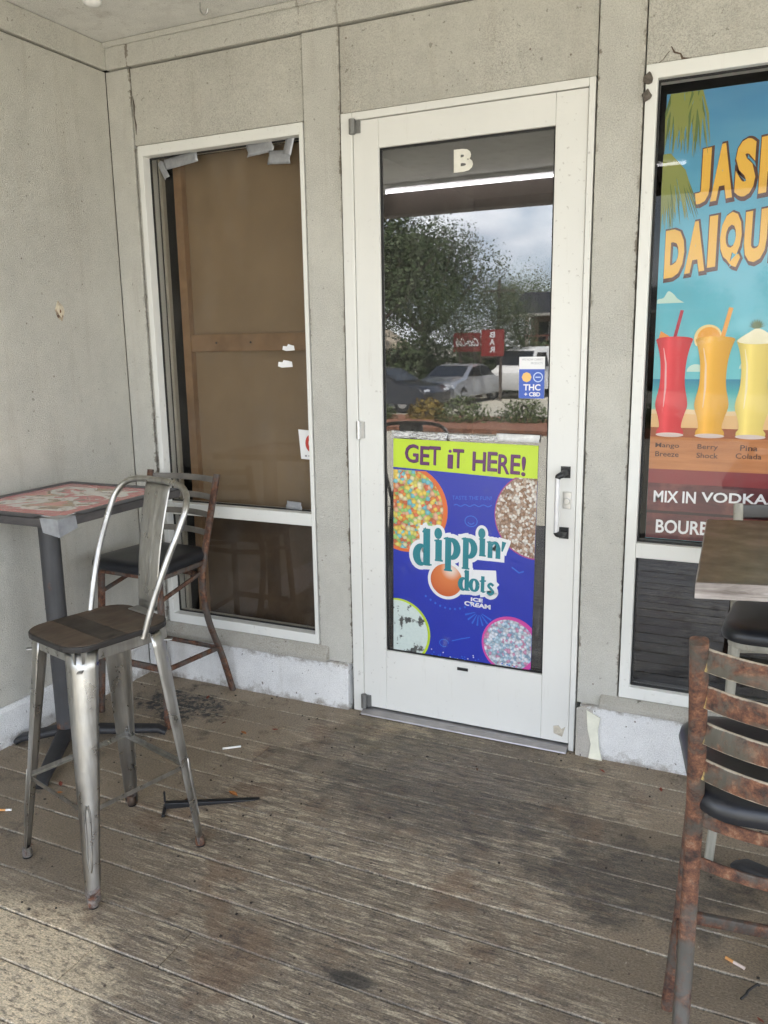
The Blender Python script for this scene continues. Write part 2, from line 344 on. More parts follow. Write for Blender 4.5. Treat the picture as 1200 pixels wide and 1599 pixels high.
g = MB(); g.add([(-700, -900, -.55), (700, -900, -.55), (700, 500, -.55), (-700, 500, -.55)], [(0, 1, 2, 3)])
kk = NT('parking_lot_concrete'); cc = kk.ramp(kk.noise(.35, 7, .65), (.3, (.36, .335, .265)), (.7, (.44, .41, .325)))
cc = kk.mix(kk.ramp(kk.noise(60, 3), (.4, 0.), (.7, .4)), cc, (.50, .46, .38)); kk.bsdf(**{'Base Color': cc, 'Roughness': .9, 'Normal': kk.bump(kk.noise(90, 4), .5, .01)})
tag(g.build('parking_lot', kk.m), 'pale sunlit concrete of the parking lot', 'ground', kind='structure')
mul = MB().prism([(x + random.uniform(-.2, .2), y + random.uniform(-.2, .2)) for x, y in ((-14, -19.5), (-8, -20), (-2, -19.6), (4, -19.8), (4, -16.4), (-2, -16.0), (-8, -16.3), (-14, -15.9))], 'z', -.548, -.43)
tag(mul.build('planting_bed', plain('red_brown_mulch', (.20, .085, .045), .95, var=.5, vscale=9, bump=.8)), 'red brown mulch bed', 'ground', kind='structure')

inside = MB(); inside.add([(-.0, .14, -.02), (6, .14, -.02), (6, 5, -.02), (0, 5, -.02), (0, .14, 3.0), (6, .14, 3.0), (6, 5, 3.0), (0, 5, 3.0)], [(0, 1, 2, 3), (4, 7, 6, 5), (2, 6, 7, 3), (1, 5, 6, 2), (3, 7, 4, 0)])
tag(inside.build('shop_interior', M_DARKROOM), 'dark empty shop room seen through the glass', 'room', kind='structure')

ceil = MB().box(-1.2, 6.6, -3.95, .0, 2.93, 3.02).build('porch_ceiling', M_CEIL); tag(ceil, 'pale grey painted porch ceiling', 'ceiling', kind='structure')
M_BEAM = plain('brown_beam_paint', (.10, .075, .06), .75)
MB().box(-1.2, 6.6, -3.78, -3.62, 2.70, 2.928).build('beam', M_BEAM, ceil, bevel=.004)
MB().box(-1.25, 6.65, -3.99, -3.952, 2.84, 3.12).build('gutter', mat_white('gutter_white'), ceil, bevel=.006)

# ------------------------------------------------------------------ side wall on the left
sw = thing('side_wall', 'rough beige stucco wall on the left, at right angles to the shop front', 'wall', (0, 0, 0))
MB().box(-.16, 0, -2.62, 0.0, .16, 2.815).build('wall_panel', M_STUCCO, sw, bevel=.004)
MB().box(-.16, .012, -2.63, -.0, 2.82, 2.928).build('frieze_board', M_STUCCO, sw, bevel=.004)
MB().prism([(.0, -.04), (.022, -.04), (.022, .15), (.010, .168), (.0, .168)], 'y', -2.62, -.023).build('base_board', M_KNEE, sw, bevel=.003)

# ------------------------------------------------------------------ storefront
sf = thing('storefront', 'beige panelled shop front with white framed windows and glass door', 'shop front', (0, 0, 0))
def trim(x0, x1, z0, z1, y=0.0, name='trim_board', mat=None): return MB().box(x0, x1, y, .10, z0, z1).build(name, mat or M_TRIM, sf, bevel=.0035)
MB().box(-.16, 6.0, .0705, .135, 2.52, 3.0).build('backing', M_DARKROOM, sf)
for x0, x1 in ((0.0, .155), (1.003, 1.178), (2.164, 2.329), (3.78, 6.0)): MB().box(x0, x1, .1005, .135, 0, 2.5195).build('backing', M_DARKROOM, sf)
trim(.0005, .131, .214, 2.814); trim(1.0075, 1.1705, .214, 2.814); trim(2.170, 2.3235, .212, 2.814); trim(3.80, 3.955, .212, 2.814)
P = -.0 + .007
for x0, x1, z0 in ((.1355, 1.0035, 2.4945), (1.1745, 2.166, 2.5005), (2.3275, 3.796, 2.5115)): MB().box(x0, x1, P, .07, z0, 2.812).build('wall_panel', M_STUCCO, sf, bevel=.002)
MB().box(3.959, 5.95, P, .10, .215, 2.812).build('wall_panel', M_STUCCO, sf, bevel=.002)
MB().box(.1355, .1525, P + .004, .10, .285, 2.490).build('edge_strip', M_TRIM, sf)
MB().box(.013, 5.95, -.010, .10, 2.8185, 2.928).build('frieze_board', M_TRIM, sf, bevel=.004)
MB().box(.013, 5.95, -.022, -.0105, 2.905, 2.9285).build('cove_moulding', M_TRIM, sf, bevel=.004)
for x0, x1 in ((.0225, 1.156), (2.186, 5.95)):
    MB().box(x0, x1, -.022, .10, -.03, .2135).build('knee_wall', M_KNEE, sf, bevel=.005)
MB().prism([(-.040, .2165), (.075, .2165), (.075, .281), (.0, .281), (-.040, .240)], 'x', .02, 1.054).build('window_sill', M_SILL, sf, bevel=.004)
MB().prism([(-.040, .2165), (.075, .2165), (.075, .262), (.0, .262), (-.040, .238)], 'x', 2.262, 3.95).build('window_sill', M_SILL, sf, bevel=.004)
# flaked and patched end of the right knee wall
pm = MB(); pm.prism([(2.176, .0), (2.232, -.004), (2.246, .07), (2.228, .13), (2.240, .196), (2.2, .211), (2.176, .20)], 'y', -.030, -.0225)
pm.build('bare_patch', mat_stucco('flaked_paint_grey', (.50, .47, .42), 1.), sf, bevel=.002)
pm = MB(); pm.prism([(2.228, -.012), (2.285, -.012), (2.270, .05), (2.262, .12), (2.270, .176), (2.215, .20), (2.222, .12), (2.236, .06)], 'y', -.034, -.0305)
pm.build('filler_patch', plain('cream_filler', (.78, .77, .64), .8, bump=.5), sf, bevel=.002)

def window(x0, x1, z0, z1, side, tb, mid0, mid1, gy, glass0, jr=None, low=None):
    w = MB(); jr = jr or side; y0 = -.004; y1 = .09; xi, xj, zi, zj = x0 + side, x1 - jr, z0 + tb, z1 - tb
    O = [(x0, z0), (x1, z0), (x1, z1), (x0, z1)]; I = [(xi, zi), (xj, zi), (xj, zj), (xi, zj)]
    w.add([(p[0], y, p[1]) for y in (y0, y1) for p in O + I], [f for i in range(4) for j in ((i + 1) % 4,) for f in ((i, j, 4 + j, 4 + i), (8 + i, 12 + i, 12 + j, 8 + j), (i, 8 + i, 8 + j, j), (4 + i, 4 + j, 12 + j, 12 + i))])
    o = w.build('window', M_WHITE, sf, bevel=.0025)
    MB().box(x0 + side + .0005, x1 - jr - .0005, y0 + .002, y1, mid0, mid1).build('mid_rail', M_WHITE, o, bevel=.0025)
    for a, b in ((z0 + tb, mid0), (mid1, z1 - tb)):
        xa, xb = x0 + side, x1 - jr; glass = low if (low and a < mid0) else glass0
        MB().box(xa + .001, xb - .001, gy, gy + .006, a + .001, b - .001).build('pane', glass, o)
        gm = MB(); t = .007
        gm.box(xa, xa + t, gy - .007, gy - .0003, a, b); gm.box(xb - t, xb, gy - .007, gy - .0003, a, b)
        gm.box(xa + t, xb - t, gy - .007, gy - .0003, a, a + t); gm.box(xa + t, xb - t, gy - .007, gy - .0003, b - t, b); gm.build('gasket', M_GASKET, o)
    return o
window(.1555, 1.0035, .2825, 2.490, .026, .045, .829, .885, .048, M_GLASS2, .018)
window(2.3295, 3.778, .2635, 2.508, .038, .046, .821, .877, .030, M_GLASS3, None, mat_glass('low_pane_glass', .17, (.6, .6, .6)))

# door frame, threshold and door
fr = MB(); fr.box(1.1775, 1.2265, -.006, .10, 0.0, 2.4965); fr.box(2.1435, 2.1645, -.006, .10, 0.0, 2.4965); fr.box(1.2270, 2.1430, -.005, .10, 2.468, 2.496)
fr.build('door_frame', M_DOOR, sf, bevel=.002)
MB().prism([(-.045, .0015), (.09, .0015), (.09, .020), (-.02, .020), (-.042, .008)], 'x', 1.2275, 2.1425).build('threshold', plain('threshold_aluminium', (.42, .41, .42), .45, .8), sf, bevel=.002)
DL, DR, DT, DB = 1.2290, 2.1415, 2.465, .027; GL, GR, GT, GB = 1.3364, 2.0285, 2.3577, .3013
dm = MB(); y0, y1 = .001, .046
dm.box(DL, GL, y0, y1, DB, DT); dm.box(GR, DR, y0, y1, DB, DT)
door = dm.build('door', M_DOOR, sf, bevel=.002)
MB().box(GL + .0006, GR - .0006, y0 + .0008, y1, GT, DT).build('top_rail', M_DOOR, door, bevel=.0015)
MB().box(GL + .0006, GR - .0006, y0 + .0008, y1, DB, GB).build('bottom_rail', M_DOOR, door, bevel=.0015)
MB().box(GL + .001, GR - .001, .020, .026, GB + .001, GT - .001).build('glass_pane', M_GLASS, door)
gm = MB(); t = .007; a0, a1 = .0135, .0196
gm.box(GL, GL + t, a0, a1, GB, GT); gm.box(GR - t, GR, a0, a1, GB, GT); gm.box(GL + t, GR - t, a0, a1, GB, GB + t); gm.box(GL + t, GR - t, a0, a1, GT - t, GT); gm.build('gasket', M_GASKET, door)
for z0, z1 in ((2.415, 2.470), (.022, .085)):
    h = MB(); h.lathe([(0, z0), (.013, z0), (.013, z1), (0, z1)], (1.232, -.014), 14); h.box(1.222, 1.262, -.0075, .0005, z0 + .004, z1 - .004); h.build('pivot_hinge', plain('hinge_grey', (.22, .22, .21), .5, .6), door, smooth=40, bevel=.001)
h = MB(); h.lathe([(0, 1.225), (.009, 1.225), (.009, 1.30), (0, 1.30)], (1.2305, -.012), 12); h.box(1.226, 1.256, -.0075, .0005, 1.228, 1.297); h.build('pivot_hinge', M_STEEL, door, smooth=40)
hx = 2.098
for z in (1.128, .893):
    h = MB(); h.sweep(catmull([(hx + .004, .0005, z), (hx + .002, -.03, z), (hx - .002, -.055, z - (.004 if z > 1 else -.004)), (hx - .010, -.061, z - (.008 if z > 1 else -.008)), (hx - .013, -.062, z - (.015 if z > 1 else -.015))], 5), rsec(.024, .022, .4, 3)); h.box(hx - .016, hx + .020, -.004, .0005, z - .022, z + .022)
    h.build('handle_bracket', M_BLACK, door, smooth=50)
MB().tube([(hx - .014, -.062, .906), (hx - .014, -.062, 1.114)], .0095, 12, up=(0, 1, 0)).build('handle_grip', plain('handle_grey', (.66, .66, .67), .35, .3), door, smooth=50)
lk = MB(); lk.box(2.092, 2.124, -.003, .0006, .988, 1.053); lk.build('lock_plate', M_STEEL, door, bevel=.0015)
lk = MB(); n = 16; lk.prism([(2.108 + .012 * math.cos(2 * math.pi * i / n), 1.017 + .012 * math.sin(2 * math.pi * i / n)) for i in range(n)], 'y', -.011, -.0032); lk.build('lock_cylinder', M_STEEL, door, smooth=40, bevel=.001)
MB().prism([(1.668, .266), (1.716, .266), (1.716, .279), (1.668, .279)], 'y', -.004, .0015).build('name_tag', M_BLACK, door, bevel=.002)
MB().prism([(2.082, .062), (2.116, .052), (2.128, .096), (2.112, .084), (2.100, .098), (2.080, .092)], 'y', -.0012, .0008).build('torn_decal', plain('torn_paper', (.52, .47, .38), .8, var=.3, vscale=60), door)
rf = MB().box(-2.2, 7.6, -3.96, 5.2, 3.025, 3.20); rf.build('roof', plain('roof_membrane', (.3, .29, .27), .9), sf)
ow = MB(); ow.box(-2.2, -.165, -.2, 5.2, -.55, 3.02); ow.box(5.96, 7.6, .0, 5.2, -.55, 3.02); ow.box(-.16, 5.95, 5.02, 5.2, -.55, 3.02); ow.build('outer_wall', M_STUCCO, sf)
dk = MB(); dk.box(-.02, 6.0, -4.06, -4.022, -.55, -.01); dk.build('deck_skirt', M_BEAM, sf)

# boarded left window: hardboard sheet, timber strips
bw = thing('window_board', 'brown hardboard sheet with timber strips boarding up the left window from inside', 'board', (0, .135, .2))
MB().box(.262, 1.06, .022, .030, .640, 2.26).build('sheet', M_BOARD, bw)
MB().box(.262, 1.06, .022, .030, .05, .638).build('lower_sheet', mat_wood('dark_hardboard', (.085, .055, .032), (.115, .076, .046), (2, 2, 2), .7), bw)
MB().box(.242, .285, -.014, .0215, .05, 2.26).build('upright_strip', M_STUD, bw, bevel=.002)
MB().box(.2855, 1.06, -.008, .0215, 1.392, 1.470).build('cross_strip', M_STUD, bw, bevel=.002)
for x in (.43, .62):
    MB().prism([(x + .005 * math.cos(i * .785), 1.431 + .005 * math.sin(i * .785)) for i in range(8)], 'y', -.0100, -.0075).build('screw', M_BLACK, bw)
MB().box(.198, .214, -.060, -.035, .09, 2.26).build('metal_channel', plain('grey_channel', (.38, .36, .31), .6), bw, bevel=.002)

# ------------------------------------------------------------------ flat print helpers
def clip(poly, x0, x1, z0, z1):
    for ax, lim, sgn in ((0, x0, 1), (0, x1, -1), (1, z0, 1), (1, z1, -1)):
        out = []
        for i, b in enumerate(poly):
            a = poly[i - 1]; ia = (a[ax] - lim) * sgn >= 0; ib = (b[ax] - lim) * sgn >= 0
            if ia != ib:
                t = (lim - a[ax]) / (b[ax] - a[ax]); out.append((a[0] + (b[0] - a[0]) * t, a[1] + (b[1] - a[1]) * t))
            if ib: out.append(b)
        poly = out
    return poly
def circ(cx, cz, r, n=48, sx=1.0): return [(cx + r * sx * math.cos(2 * math.pi * i / n), cz + r * math.sin(2 * math.pi * i / n)) for i in range(n)]
class Flat:          # polygons on one printed sheet; every polygon a hair in front of the one before
    def __init__(s, y, step=.00003): s.m = MB(); s.y = y; s.step = step
    def poly(s, pts):
        if len(pts) >= 3:
            s.m.add([(p[0], s.y, p[1]) for p in pts], [tuple(range(len(pts)))]); s.y -= s.step
        return s
    def stroke(s, pts, w):       # w: number or list of widths
        pts = [Vector((p[0], p[1])) for p in pts]; n = len(pts); ws = w if isinstance(w, (list, tuple)) else [w] * n; Lp = []; Rp = []
        for i, p in enumerate(pts):
            t = (pts[min(i + 1, n - 1)] - pts[max(i - 1, 0)]); t.normalize(); nn = Vector((-t.y, t.x)) * ws[i] / 2; Lp.append(p + nn); Rp.append(p - nn)
        o = []
        s.m.add([(p.x, s.y, p.y) for p in Lp] + [(p.x, s.y, p.y) for p in Rp], [(i, i + 1, n + i + 1, n + i) for i in range(n - 1)]); s.y -= s.step
        return s
    def build(s, name, mat, parent): 
        me = bpy.data.meshes.new(name); me.from_pydata(s.m.v, [], s.m.f); me.materials.append(mat)
        o = bpy.data.objects.new(name, me); COL.objects.link(o); o.parent = parent; return o
_tc = {}
def glyphs(txt, off):
    if (txt, off) in _tc: return _tc[(txt, off)]
    c = bpy.data.curves.new('t', 'FONT'); c.body = txt; c.size = 1; c.offset = off; c.fill_mode = 'BOTH'; c.dimensions = '2D'; c.resolution_u = 3
    o = bpy.data.objects.new('t', c); COL.objects.link(o)
    dg = bpy.context.evaluated_depsgraph_get(); me = bpy.data.meshes.new_from_object(o.evaluated_get(dg))
    r = ([tuple(v.co[:2]) for v in me.vertices], [tuple(p.vertices) for p in me.polygons])
    bpy.data.objects.remove(o); bpy.data.curves.remove(c); bpy.data.meshes.remove(me); _tc[(txt, off)] = r; return r
def text(name, txt, boxv, y, mat, parent, off=.0, grow=None, slope=0.0, lean=0.0, jitter=None):
    x0, x1, z0, z1 = boxv; vb, fb = glyphs(txt, off)
    a0 = min(v[0] for v in vb); a1 = max(v[0] for v in vb); b0 = min(v[1] for v in vb); b1 = max(v[1] for v in vb)
    vv, ff = glyphs(txt, grow) if grow is not None else (vb, fb)
    P = []
    for v in vv:
        u = (v[0] - a0) / (a1 - a0); w = (v[1] - b0) / (b1 - b0)
        P.append((x0 + u * (x1 - x0) + lean * (w - .5) * (z1 - z0), y, z0 + w * (z1 - z0) + slope * (u - .5) * (x1 - x0)))
    me = bpy.data.meshes.new(name); me.from_pydata(P, [], ff); me.materials.append(mat)
    o = bpy.data.objects.new(name, me); COL.objects.link(o); o.parent = parent; return o
PR = lambda n, c: printed('print_' + n, c)
P_WHITE = PR('white', (.80, .80, .80)); P_BLACK = PR('black', (.015, .013, .014)); P_TEAL = PR('teal', (.018, .215, .255)); P_PURPLE = PR('purple', (.13, .025, .14))
P_BLUE = PR('blue', (.022, .040, .40)); P_LIME = PR('lime', (.55, .72, .035)); P_DOODLE = PR('doodle_blue', (.035, .15, .62))

# ------------------------------------------------------------------ ice cream poster on the door
PW, PH = .611, .932
po = thing('ice_cream_poster', 'blue ice cream poster with lime banner and teal lettering taped to door glass', 'poster', (1.366, .0178, .298)); po.rotation_euler = (0, R(.75), 0)
po_sheet = MB().box(0, PW, -.0004, .0006, 0, PH).build('sheet', P_BLUE, po)
BZ = PH * .862
Flat(-.0007).poly([(0, BZ + .010), (PW, BZ - .008), (PW, PH), (0, PH)]).build('banner', P_LIME, po)
def bowl(cx, cz, r, rim, rimcol, mat, nm):
    Flat(-.0008).poly(clip(circ(cx, cz, r), .0005, PW - .0005, .0005, BZ)).build('bowl_rim', PR('rim_' + nm, rimcol), po)
    Flat(-.0011).poly(clip(circ(cx - rim * .4, cz, r - rim), .0005, PW - .0005, .0005, BZ)).build('bowl', mat, po)
bowl(.058, .640, .186, .014, (.72, .17, .04), mat_spots('print_cereal', 62, [(.78, .28, .06), (.75, .68, .16), (.80, .74, .45), (.75, .20, .10), (.35, .62, .20), (.20, .55, .62), (.82, .60, .12), (.78, .45, .30)]), 'cereal')
bowl(.618, .655, .176, .006, (.40, .06, .22), mat_spots('print_chocolate', 95, [(.30, .17, .10), (.74, .68, .60), (.52, .38, .29), (.78, .74, .68), (.40, .26, .18)]), 'chocolate')
kk = NT('print_cookies'); cc = kk.ramp(kk.noise(17, 4, .6), (.56, (.66, .74, .70)), (.60, (.045, .035, .03))); cc = kk.mix(kk.ramp(kk.noise(90, 2), (.3, 0.), (.7, .25)), cc, (.4, .5, .48)); kk.bsdf(**{'Base Color': cc, 'Roughness': .38})
bowl(.022, .094, .150, .008, (.52, .68, .03), kk.m, 'cookies')
bowl(.523, .110, .122, .014, (.62, .07, .34), mat_spots('print_candy', 88, [(.45, .62, .72), (.66, .72, .78), (.62, .30, .44), (.75, .76, .80), (.30, .42, .55)]), 'candy')
# banner writing, hand drawn and uneven
bx0 = .056
for ch, a, b, dz in (('G', .052, .112, .004), ('E', .120, .160, .0), ('T', .160, .208, .003), ('I', .240, .262, -.004), ('T', .262, .308, .0), ('H', .346, .400, -.004), ('E', .408, .448, .0), ('R', .452, .498, -.006), ('E', .502, .540, -.003), ('!', .546, .562, -.007)):
    z0 = PH * .893 + dz - .028 * (a - .05); z1 = z0 + PH * (.082 if ch != 'I' else .060)
    text('letter', ch, (a + .002, b + .002, z0 - .002, z1 - .002), -.0010, P_BLACK, po, .016, lean=.02)
    text('letter', ch, (a, b, z0, z1), -.0013, P_PURPLE, po, .012, lean=.02)
    if ch == 'I': Flat(-.0013).poly(circ((a + b) / 2, z1 + .013, .007, 14)).build('letter', P_PURPLE, po)
# logo: swelling serif letters built from strokes, white outline behind
def arc(cx, cz, rx, rz, a0, a1, n=14): return [(cx + rx * math.cos(R(a0 + (a1 - a0) * i / n)), cz + rz * math.sin(R(a0 + (a1 - a0) * i / n))) for i in range(n + 1)]
def sw(n, a, b): return [a + (b - a) * math.sin(math.pi * i / n) for i in range(n + 1)]
def glyph_d(x, z, s, h=1.62): return [([(x + .56 * s, z + 0 * s), (x + .56 * s, z + h * s)], .27 * s), (arc(x + .34 * s, z + .45 * s, .25 * s, .40 * s, 70, 290, 14), sw(14, .10 * s, .30 * s)), ([(x + .36 * s, z + h * s * .90), (x + .56 * s, z + h * s * .97)], [.05 * s, .22 * s]), ([(x + .5 * s, z + .05 * s), (x + .80 * s, z + .05 * s)], [.1 * s, .05 * s])]
def glyph_i(x, z, s): return [([(x + .22 * s, z), (x + .22 * s, z + .95 * s)], .26 * s), ([(x + .02 * s, z + .90 * s), (x + .24 * s, z + .92 * s)], [.05 * s, .12 * s]), ([(x + .05 * s, z + .03 * s), (x + .42 * s, z + .03 * s)], .07 * s)]
def glyph_p(x, z, s): return [([(x + .22 * s, z - .55 * s), (x + .22 * s, z + .97 * s)], .25 * s), (arc(x + .36 * s, z + .47 * s, .28 * s, .41 * s, 115, -115, 14), sw(14, .09 * s, .28 * s)), ([(x + .0 * s, z + .90 * s), (x + .22 * s, z + .93 * s)], [.05 * s, .12 * s]), ([(x + .03 * s, z - .53 * s), (x + .42 * s, z - .53 * s)], .07 * s)]
def glyph_n(x, z, s): return [([(x + .20 * s, z), (x + .20 * s, z + .95 * s)], .24 * s), ([(x + .66 * s, z), (x + .66 * s, z + .62 * s)], .24 * s), (arc(x + .46 * s, z + .58 * s, .20 * s, .32 * s, 165, 0, 10), [.10 * s + .12 * s * i / 10 for i in range(11)]), ([(x + .0 * s, z + .90 * s), (x + .22 * s, z + .92 * s)], [.05 * s, .12 * s])]
def glyph_o(x, z, s): return [(arc(x + .36 * s, z + .46 * s, .25 * s, .40 * s, 0, 360, 22), [.10 * s + .16 * s * abs(math.cos(2 * math.pi * i / 22)) for i in range(23)])]
def glyph_t(x, z, s): return [([(x + .24 * s, z + .05 * s), (x + .26 * s, z + 1.25 * s)], .23 * s), ([(x + .02 * s, z + .86 * s), (x + .50 * s, z + .92 * s)], .10 * s), ([(x + .24 * s, z + .05 * s), (x + .48 * s, z + .10 * s)], [.14 * s, .06 * s])]
def glyph_s(x, z, s): return [(catmull([(x + .50 * s, z + .72 * s, 0), (x + .30 * s, z + .86 * s, 0), (x + .12 * s, z + .68 * s, 0), (x + .32 * s, z + .46 * s, 0), (x + .48 * s, z + .24 * s, 0), (x + .26 * s, z + .05 * s, 0), (x + .04 * s, z + .20 * s, 0)], 4), .17 * s)]
strokes = []
strokes += glyph_d(.098, .405, .098) + glyph_i(.185, .430, .096) + glyph_p(.228, .445, .093) + glyph_p(.306, .458, .086) + glyph_i(.378, .472, .078) + glyph_n(.414, .468, .072)
strokes += glyph_d(.298, .318, .060, 1.45) + glyph_o(.342, .318, .060) + glyph_t(.386, .318, .056) + glyph_s(.418, .312, .056)
strokes = [(p, [q * 1.16 for q in w] if isinstance(w, (list, tuple)) else w * 1.16) for p, w in strokes]
dots = [circ(.204, .548, .024, 18, .72), circ(.392, .566, .022, 18, .70)]
apo = [([(.486, .540), (.478, .500)], [.018, .006])]
wl = Flat(-.0014, .000004)
for pts, w in strokes + apo:
    ww = [q + .034 for q in w] if isinstance(w, (list, tuple)) else w + .034
    p0, p1 = Vector(pts[0][:2]), Vector(pts[-1][:2]); d0 = (p0 - Vector(pts[1][:2])).normalized() * .013; d1 = (p1 - Vector(pts[-2][:2])).normalized() * .013
    pp = [tuple(p0 + d0)] + [tuple(q[:2]) for q in pts] + [tuple(p1 + d1)]
    wl.stroke(pp, ([ww[0]] + ww + [ww[-1]]) if isinstance(ww, list) else ww)
for d in dots: wl.poly([(q[0] + (q[0] - sum(z[0] for z in d) / 18) * .75, q[1] + (q[1] - sum(z[1] for z in d) / 18) * .55) for q in d])
wl.poly([(.285, .405), (.455, .418), (.462, .335), (.30, .31)]); wl.poly(circ(.242, .352, .083))
wl.build('logo_outline', P_WHITE, po)
kk = NT('print_orange_ball'); gv = kk.n('VectorMath', operation='DISTANCE', i0=kk.pos(), i1=(.262, 0.0, .398)); kk.bsdf(**{'Base Color': kk.ramp(gv.outputs['Value'], (.008, (.80, .70, .60)), (.045, (.70, .22, .07)), (.14, (.50, .085, .02))), 'Roughness': .38})
Flat(-.0020).poly(circ(.242, .352, .070)).build('logo_ball', kk.m, po)
tl = Flat(-.0023, .000004)
for pts, w in strokes + apo: tl.stroke([tuple(q[:2]) for q in pts], w)
for d in dots: tl.poly(d)
tl.build('logo_letters', P_TEAL, po)
text('letter', 'ICE', (.350, .402, .276, .292), -.0011, P_WHITE, po, .05); text('letter', 'CREAM', (.322, .436, .252, .272), -.0011, P_WHITE, po, .05, slope=-.03)
text('letter', 'TASTE THE FUN!', (.262, .430, .700, .716), -.0011, P_DOODLE, po, .0, slope=.06)
dd = Flat(-.0011)
dd.stroke([(.270 + .16 * i / 20, .672 + .004 * math.sin(i * 1.3) + .010 * i / 20) for i in range(21)], .004); dd.stroke(arc(.345, .612, .026, .022, 0, 360, 20), .004); dd.stroke(arc(.345, .612, .014, .012, 200, 340, 8), .004)
for i in range(7): 
    a = R(200 + 22 * i); dd.stroke([(.385 + .016 * math.cos(a), .235 + .016 * math.sin(a)), (.385 + .062 * math.cos(a), .235 + .062 * math.sin(a))], [.003, .008])
for i in range(11): dd.poly(circ(.150 + .022 * i, .285 - .055 * math.sin(math.pi * (i + 1) / 12), .005, 10))
dd.stroke([(.27, .090), (.31, .105), (.35, .118)], .004); dd.stroke(arc(.235, .075, .020, .016, 0, 300, 12), .004); dd.stroke([(.52, .44), (.55, .42), (.57, .428)], .006)
for i in range(26): dd.poly(circ(random.uniform(.18, .56), random.uniform(.006, .03), .0032, 8))
tag(dd.build('doodles', P_DOODLE, po), kind='stuff')
ds = Flat(-.0012)
for i in range(16): ds.poly(circ(random.uniform(.17, .54), random.uniform(.004, .040), .0028, 8))
tag(ds.build('sprinkle_dots', P_WHITE, po), kind='stuff')
fm = MB(); nx, nz = 16, 24
for j in range(nz + 1):
    for i in range(nx + 1):
        fm.v.append((-.022 + (PW + .052) * i / nx, -.0052 - .0028 * math.sin(i * 1.7 + j * .45) * math.cos(j * .6 - i * .3) - .0012 * random.random(), -.030 + (PH + .068) * j / nz))
fm.f = [(j * (nx + 1) + i, j * (nx + 1) + i + 1, (j + 1) * (nx + 1) + i + 1, (j + 1) * (nx + 1) + i) for j in range(nz) for i in range(nx)]
M_FILM = mat_film('clear_plastic_film')
fo = Flat(0); fo.m = fm; fo = fo.build('plastic_sleeve', M_FILM, po); fo.data.shade_smooth()
def tape(x0, x1, z0, z1, y, label, group, rot=0, name='tape_strip', mat=None, nx=12, torn=.25):
    cx, cz = (x0 + x1) / 2, (z0 + z1) / 2; t = MB(); w, h = x1 - x0, z1 - z0; rr = random.Random(label); nzt = 3
    for j in range(nzt + 1):
        for i in range(nx + 1):
            e = (rr.random() - .5) * torn * h * (1 if i in (0, nx) else .25)
            t.v.append((-w / 2 + w * i / nx + (e if i in (0, nx) else 0), -rr.random() * .0011, -h / 2 + h * j / nzt + (e * .3 if j in (0, nzt) else 0)))
    t.f = [(j * (nx + 1) + i, j * (nx + 1) + i + 1, (j + 1) * (nx + 1) + i + 1, (j + 1) * (nx + 1) + i) for j in range(nzt) for i in range(nx)]
    o = t.build(name, mat or M_TAPE, None, smooth=30, solid=.0004, loc=(cx, y, cz)); o.rotation_euler = (0, R(rot), 0)
    return tag(o, label, 'tape', group)
k2 = NT('clear_packing_tape'); h2 = k2.noise(30, 5, .6, k2.map((.4, 1, 1.6)), 2); gl = k2.n('BsdfGlossy', Color=(1, 1, 1), Roughness=.2, Normal=k2.bump(h2, 1., .006)); tr = k2.n('BsdfTransparent', Color=(.9, .9, .9)); df = k2.n('BsdfDiffuse', Color=(.75, .75, .74))
aa = k2.n('MixShader', i0=.25, i1=tr, i2=gl); bb = k2.n('MixShader', i0=k2.ramp(h2, (.45, .05), (.62, .75)), i1=aa, i2=df); k2.t.links.new(bb.outputs[0], k2.out.inputs[0]); M_CLEAR = k2.m
tape(1.372, 1.62, 1.232, 1.262, .0105, 'crinkled clear tape along the top left edge of the blue poster', None, 1.0, mat=M_CLEAR)
tape(1.62, 1.83, 1.234, 1.256, .0102, 'clear tape along the top middle edge of the blue poster', None, .5, mat=M_CLEAR)
tape(1.825, 1.995, 1.234, 1.264, .0098, 'thick white-looking tape at the top right corner of the blue poster', None, .6, mat=plain('milky_tape', (.66, .66, .65), .28, 0, .6, .2, 30, .6))

# other lettering and stickers on the door and the left window
def single(o, label, cat, group=None): return tag(o, label, cat, group)
b_ = text('letter_decal', 'B', (1.641, 1.717, 2.240, 2.321), .0190, plain('cream_vinyl', (.72, .70, .62), .5), None, .055); single(b_, 'cream block letter B on the top of the door glass', 'letter')
st = thing('cannabis_sticker', 'white and blue THC sticker on the right of the door glass', 'sticker', (1.907, .0190, 1.401))
MB().box(0, .099, -.0008, 0, 0, .156).build('backing', P_WHITE, st)
Flat(-.0012).poly([(0.0005, .0005), (.0985, .0005), (.0985, .110), (.0005, .110)]).build('blue_field', PR('sticker_blue', (.045, .11, .48)), st)
Flat(-.0016).poly(circ(.030, .080, .019, 8)).build('gold_badge', PR('gold', (.80, .52, .16)), st)
Flat(-.0016).stroke(arc(.074, .080, .017, .017, 0, 360, 20), .004).stroke([(.064, .08), (.084, .08)], .004).build('ring_badge', PR('pale_blue', (.50, .62, .82)), st)
text('letter', 'THC', (.018, .084, .030, .054), -.0016, P_WHITE, st, .03); text('letter', '+ CBD', (.022, .084, .008, .024), -.0016, P_WHITE, st, .03)
for q in (.142, .128): text('letter', 'WE NOW CARRY' if q > .13 else 'PRODUCTS', (.010 if q > .13 else .046, .090, q, q + .008), -.0012, PR('grey', (.35, .37, .40)), st, .0)
st = thing('window_sticker', 'white sticker with a red ring by the right edge of the left window', 'sticker', (.905, .0455, 1.121))
MB().prism([(.010, 0), (.104, -.004), (.104, .124), (0, .130)], 'y', -.0008, 0).build('backing', P_WHITE, st)
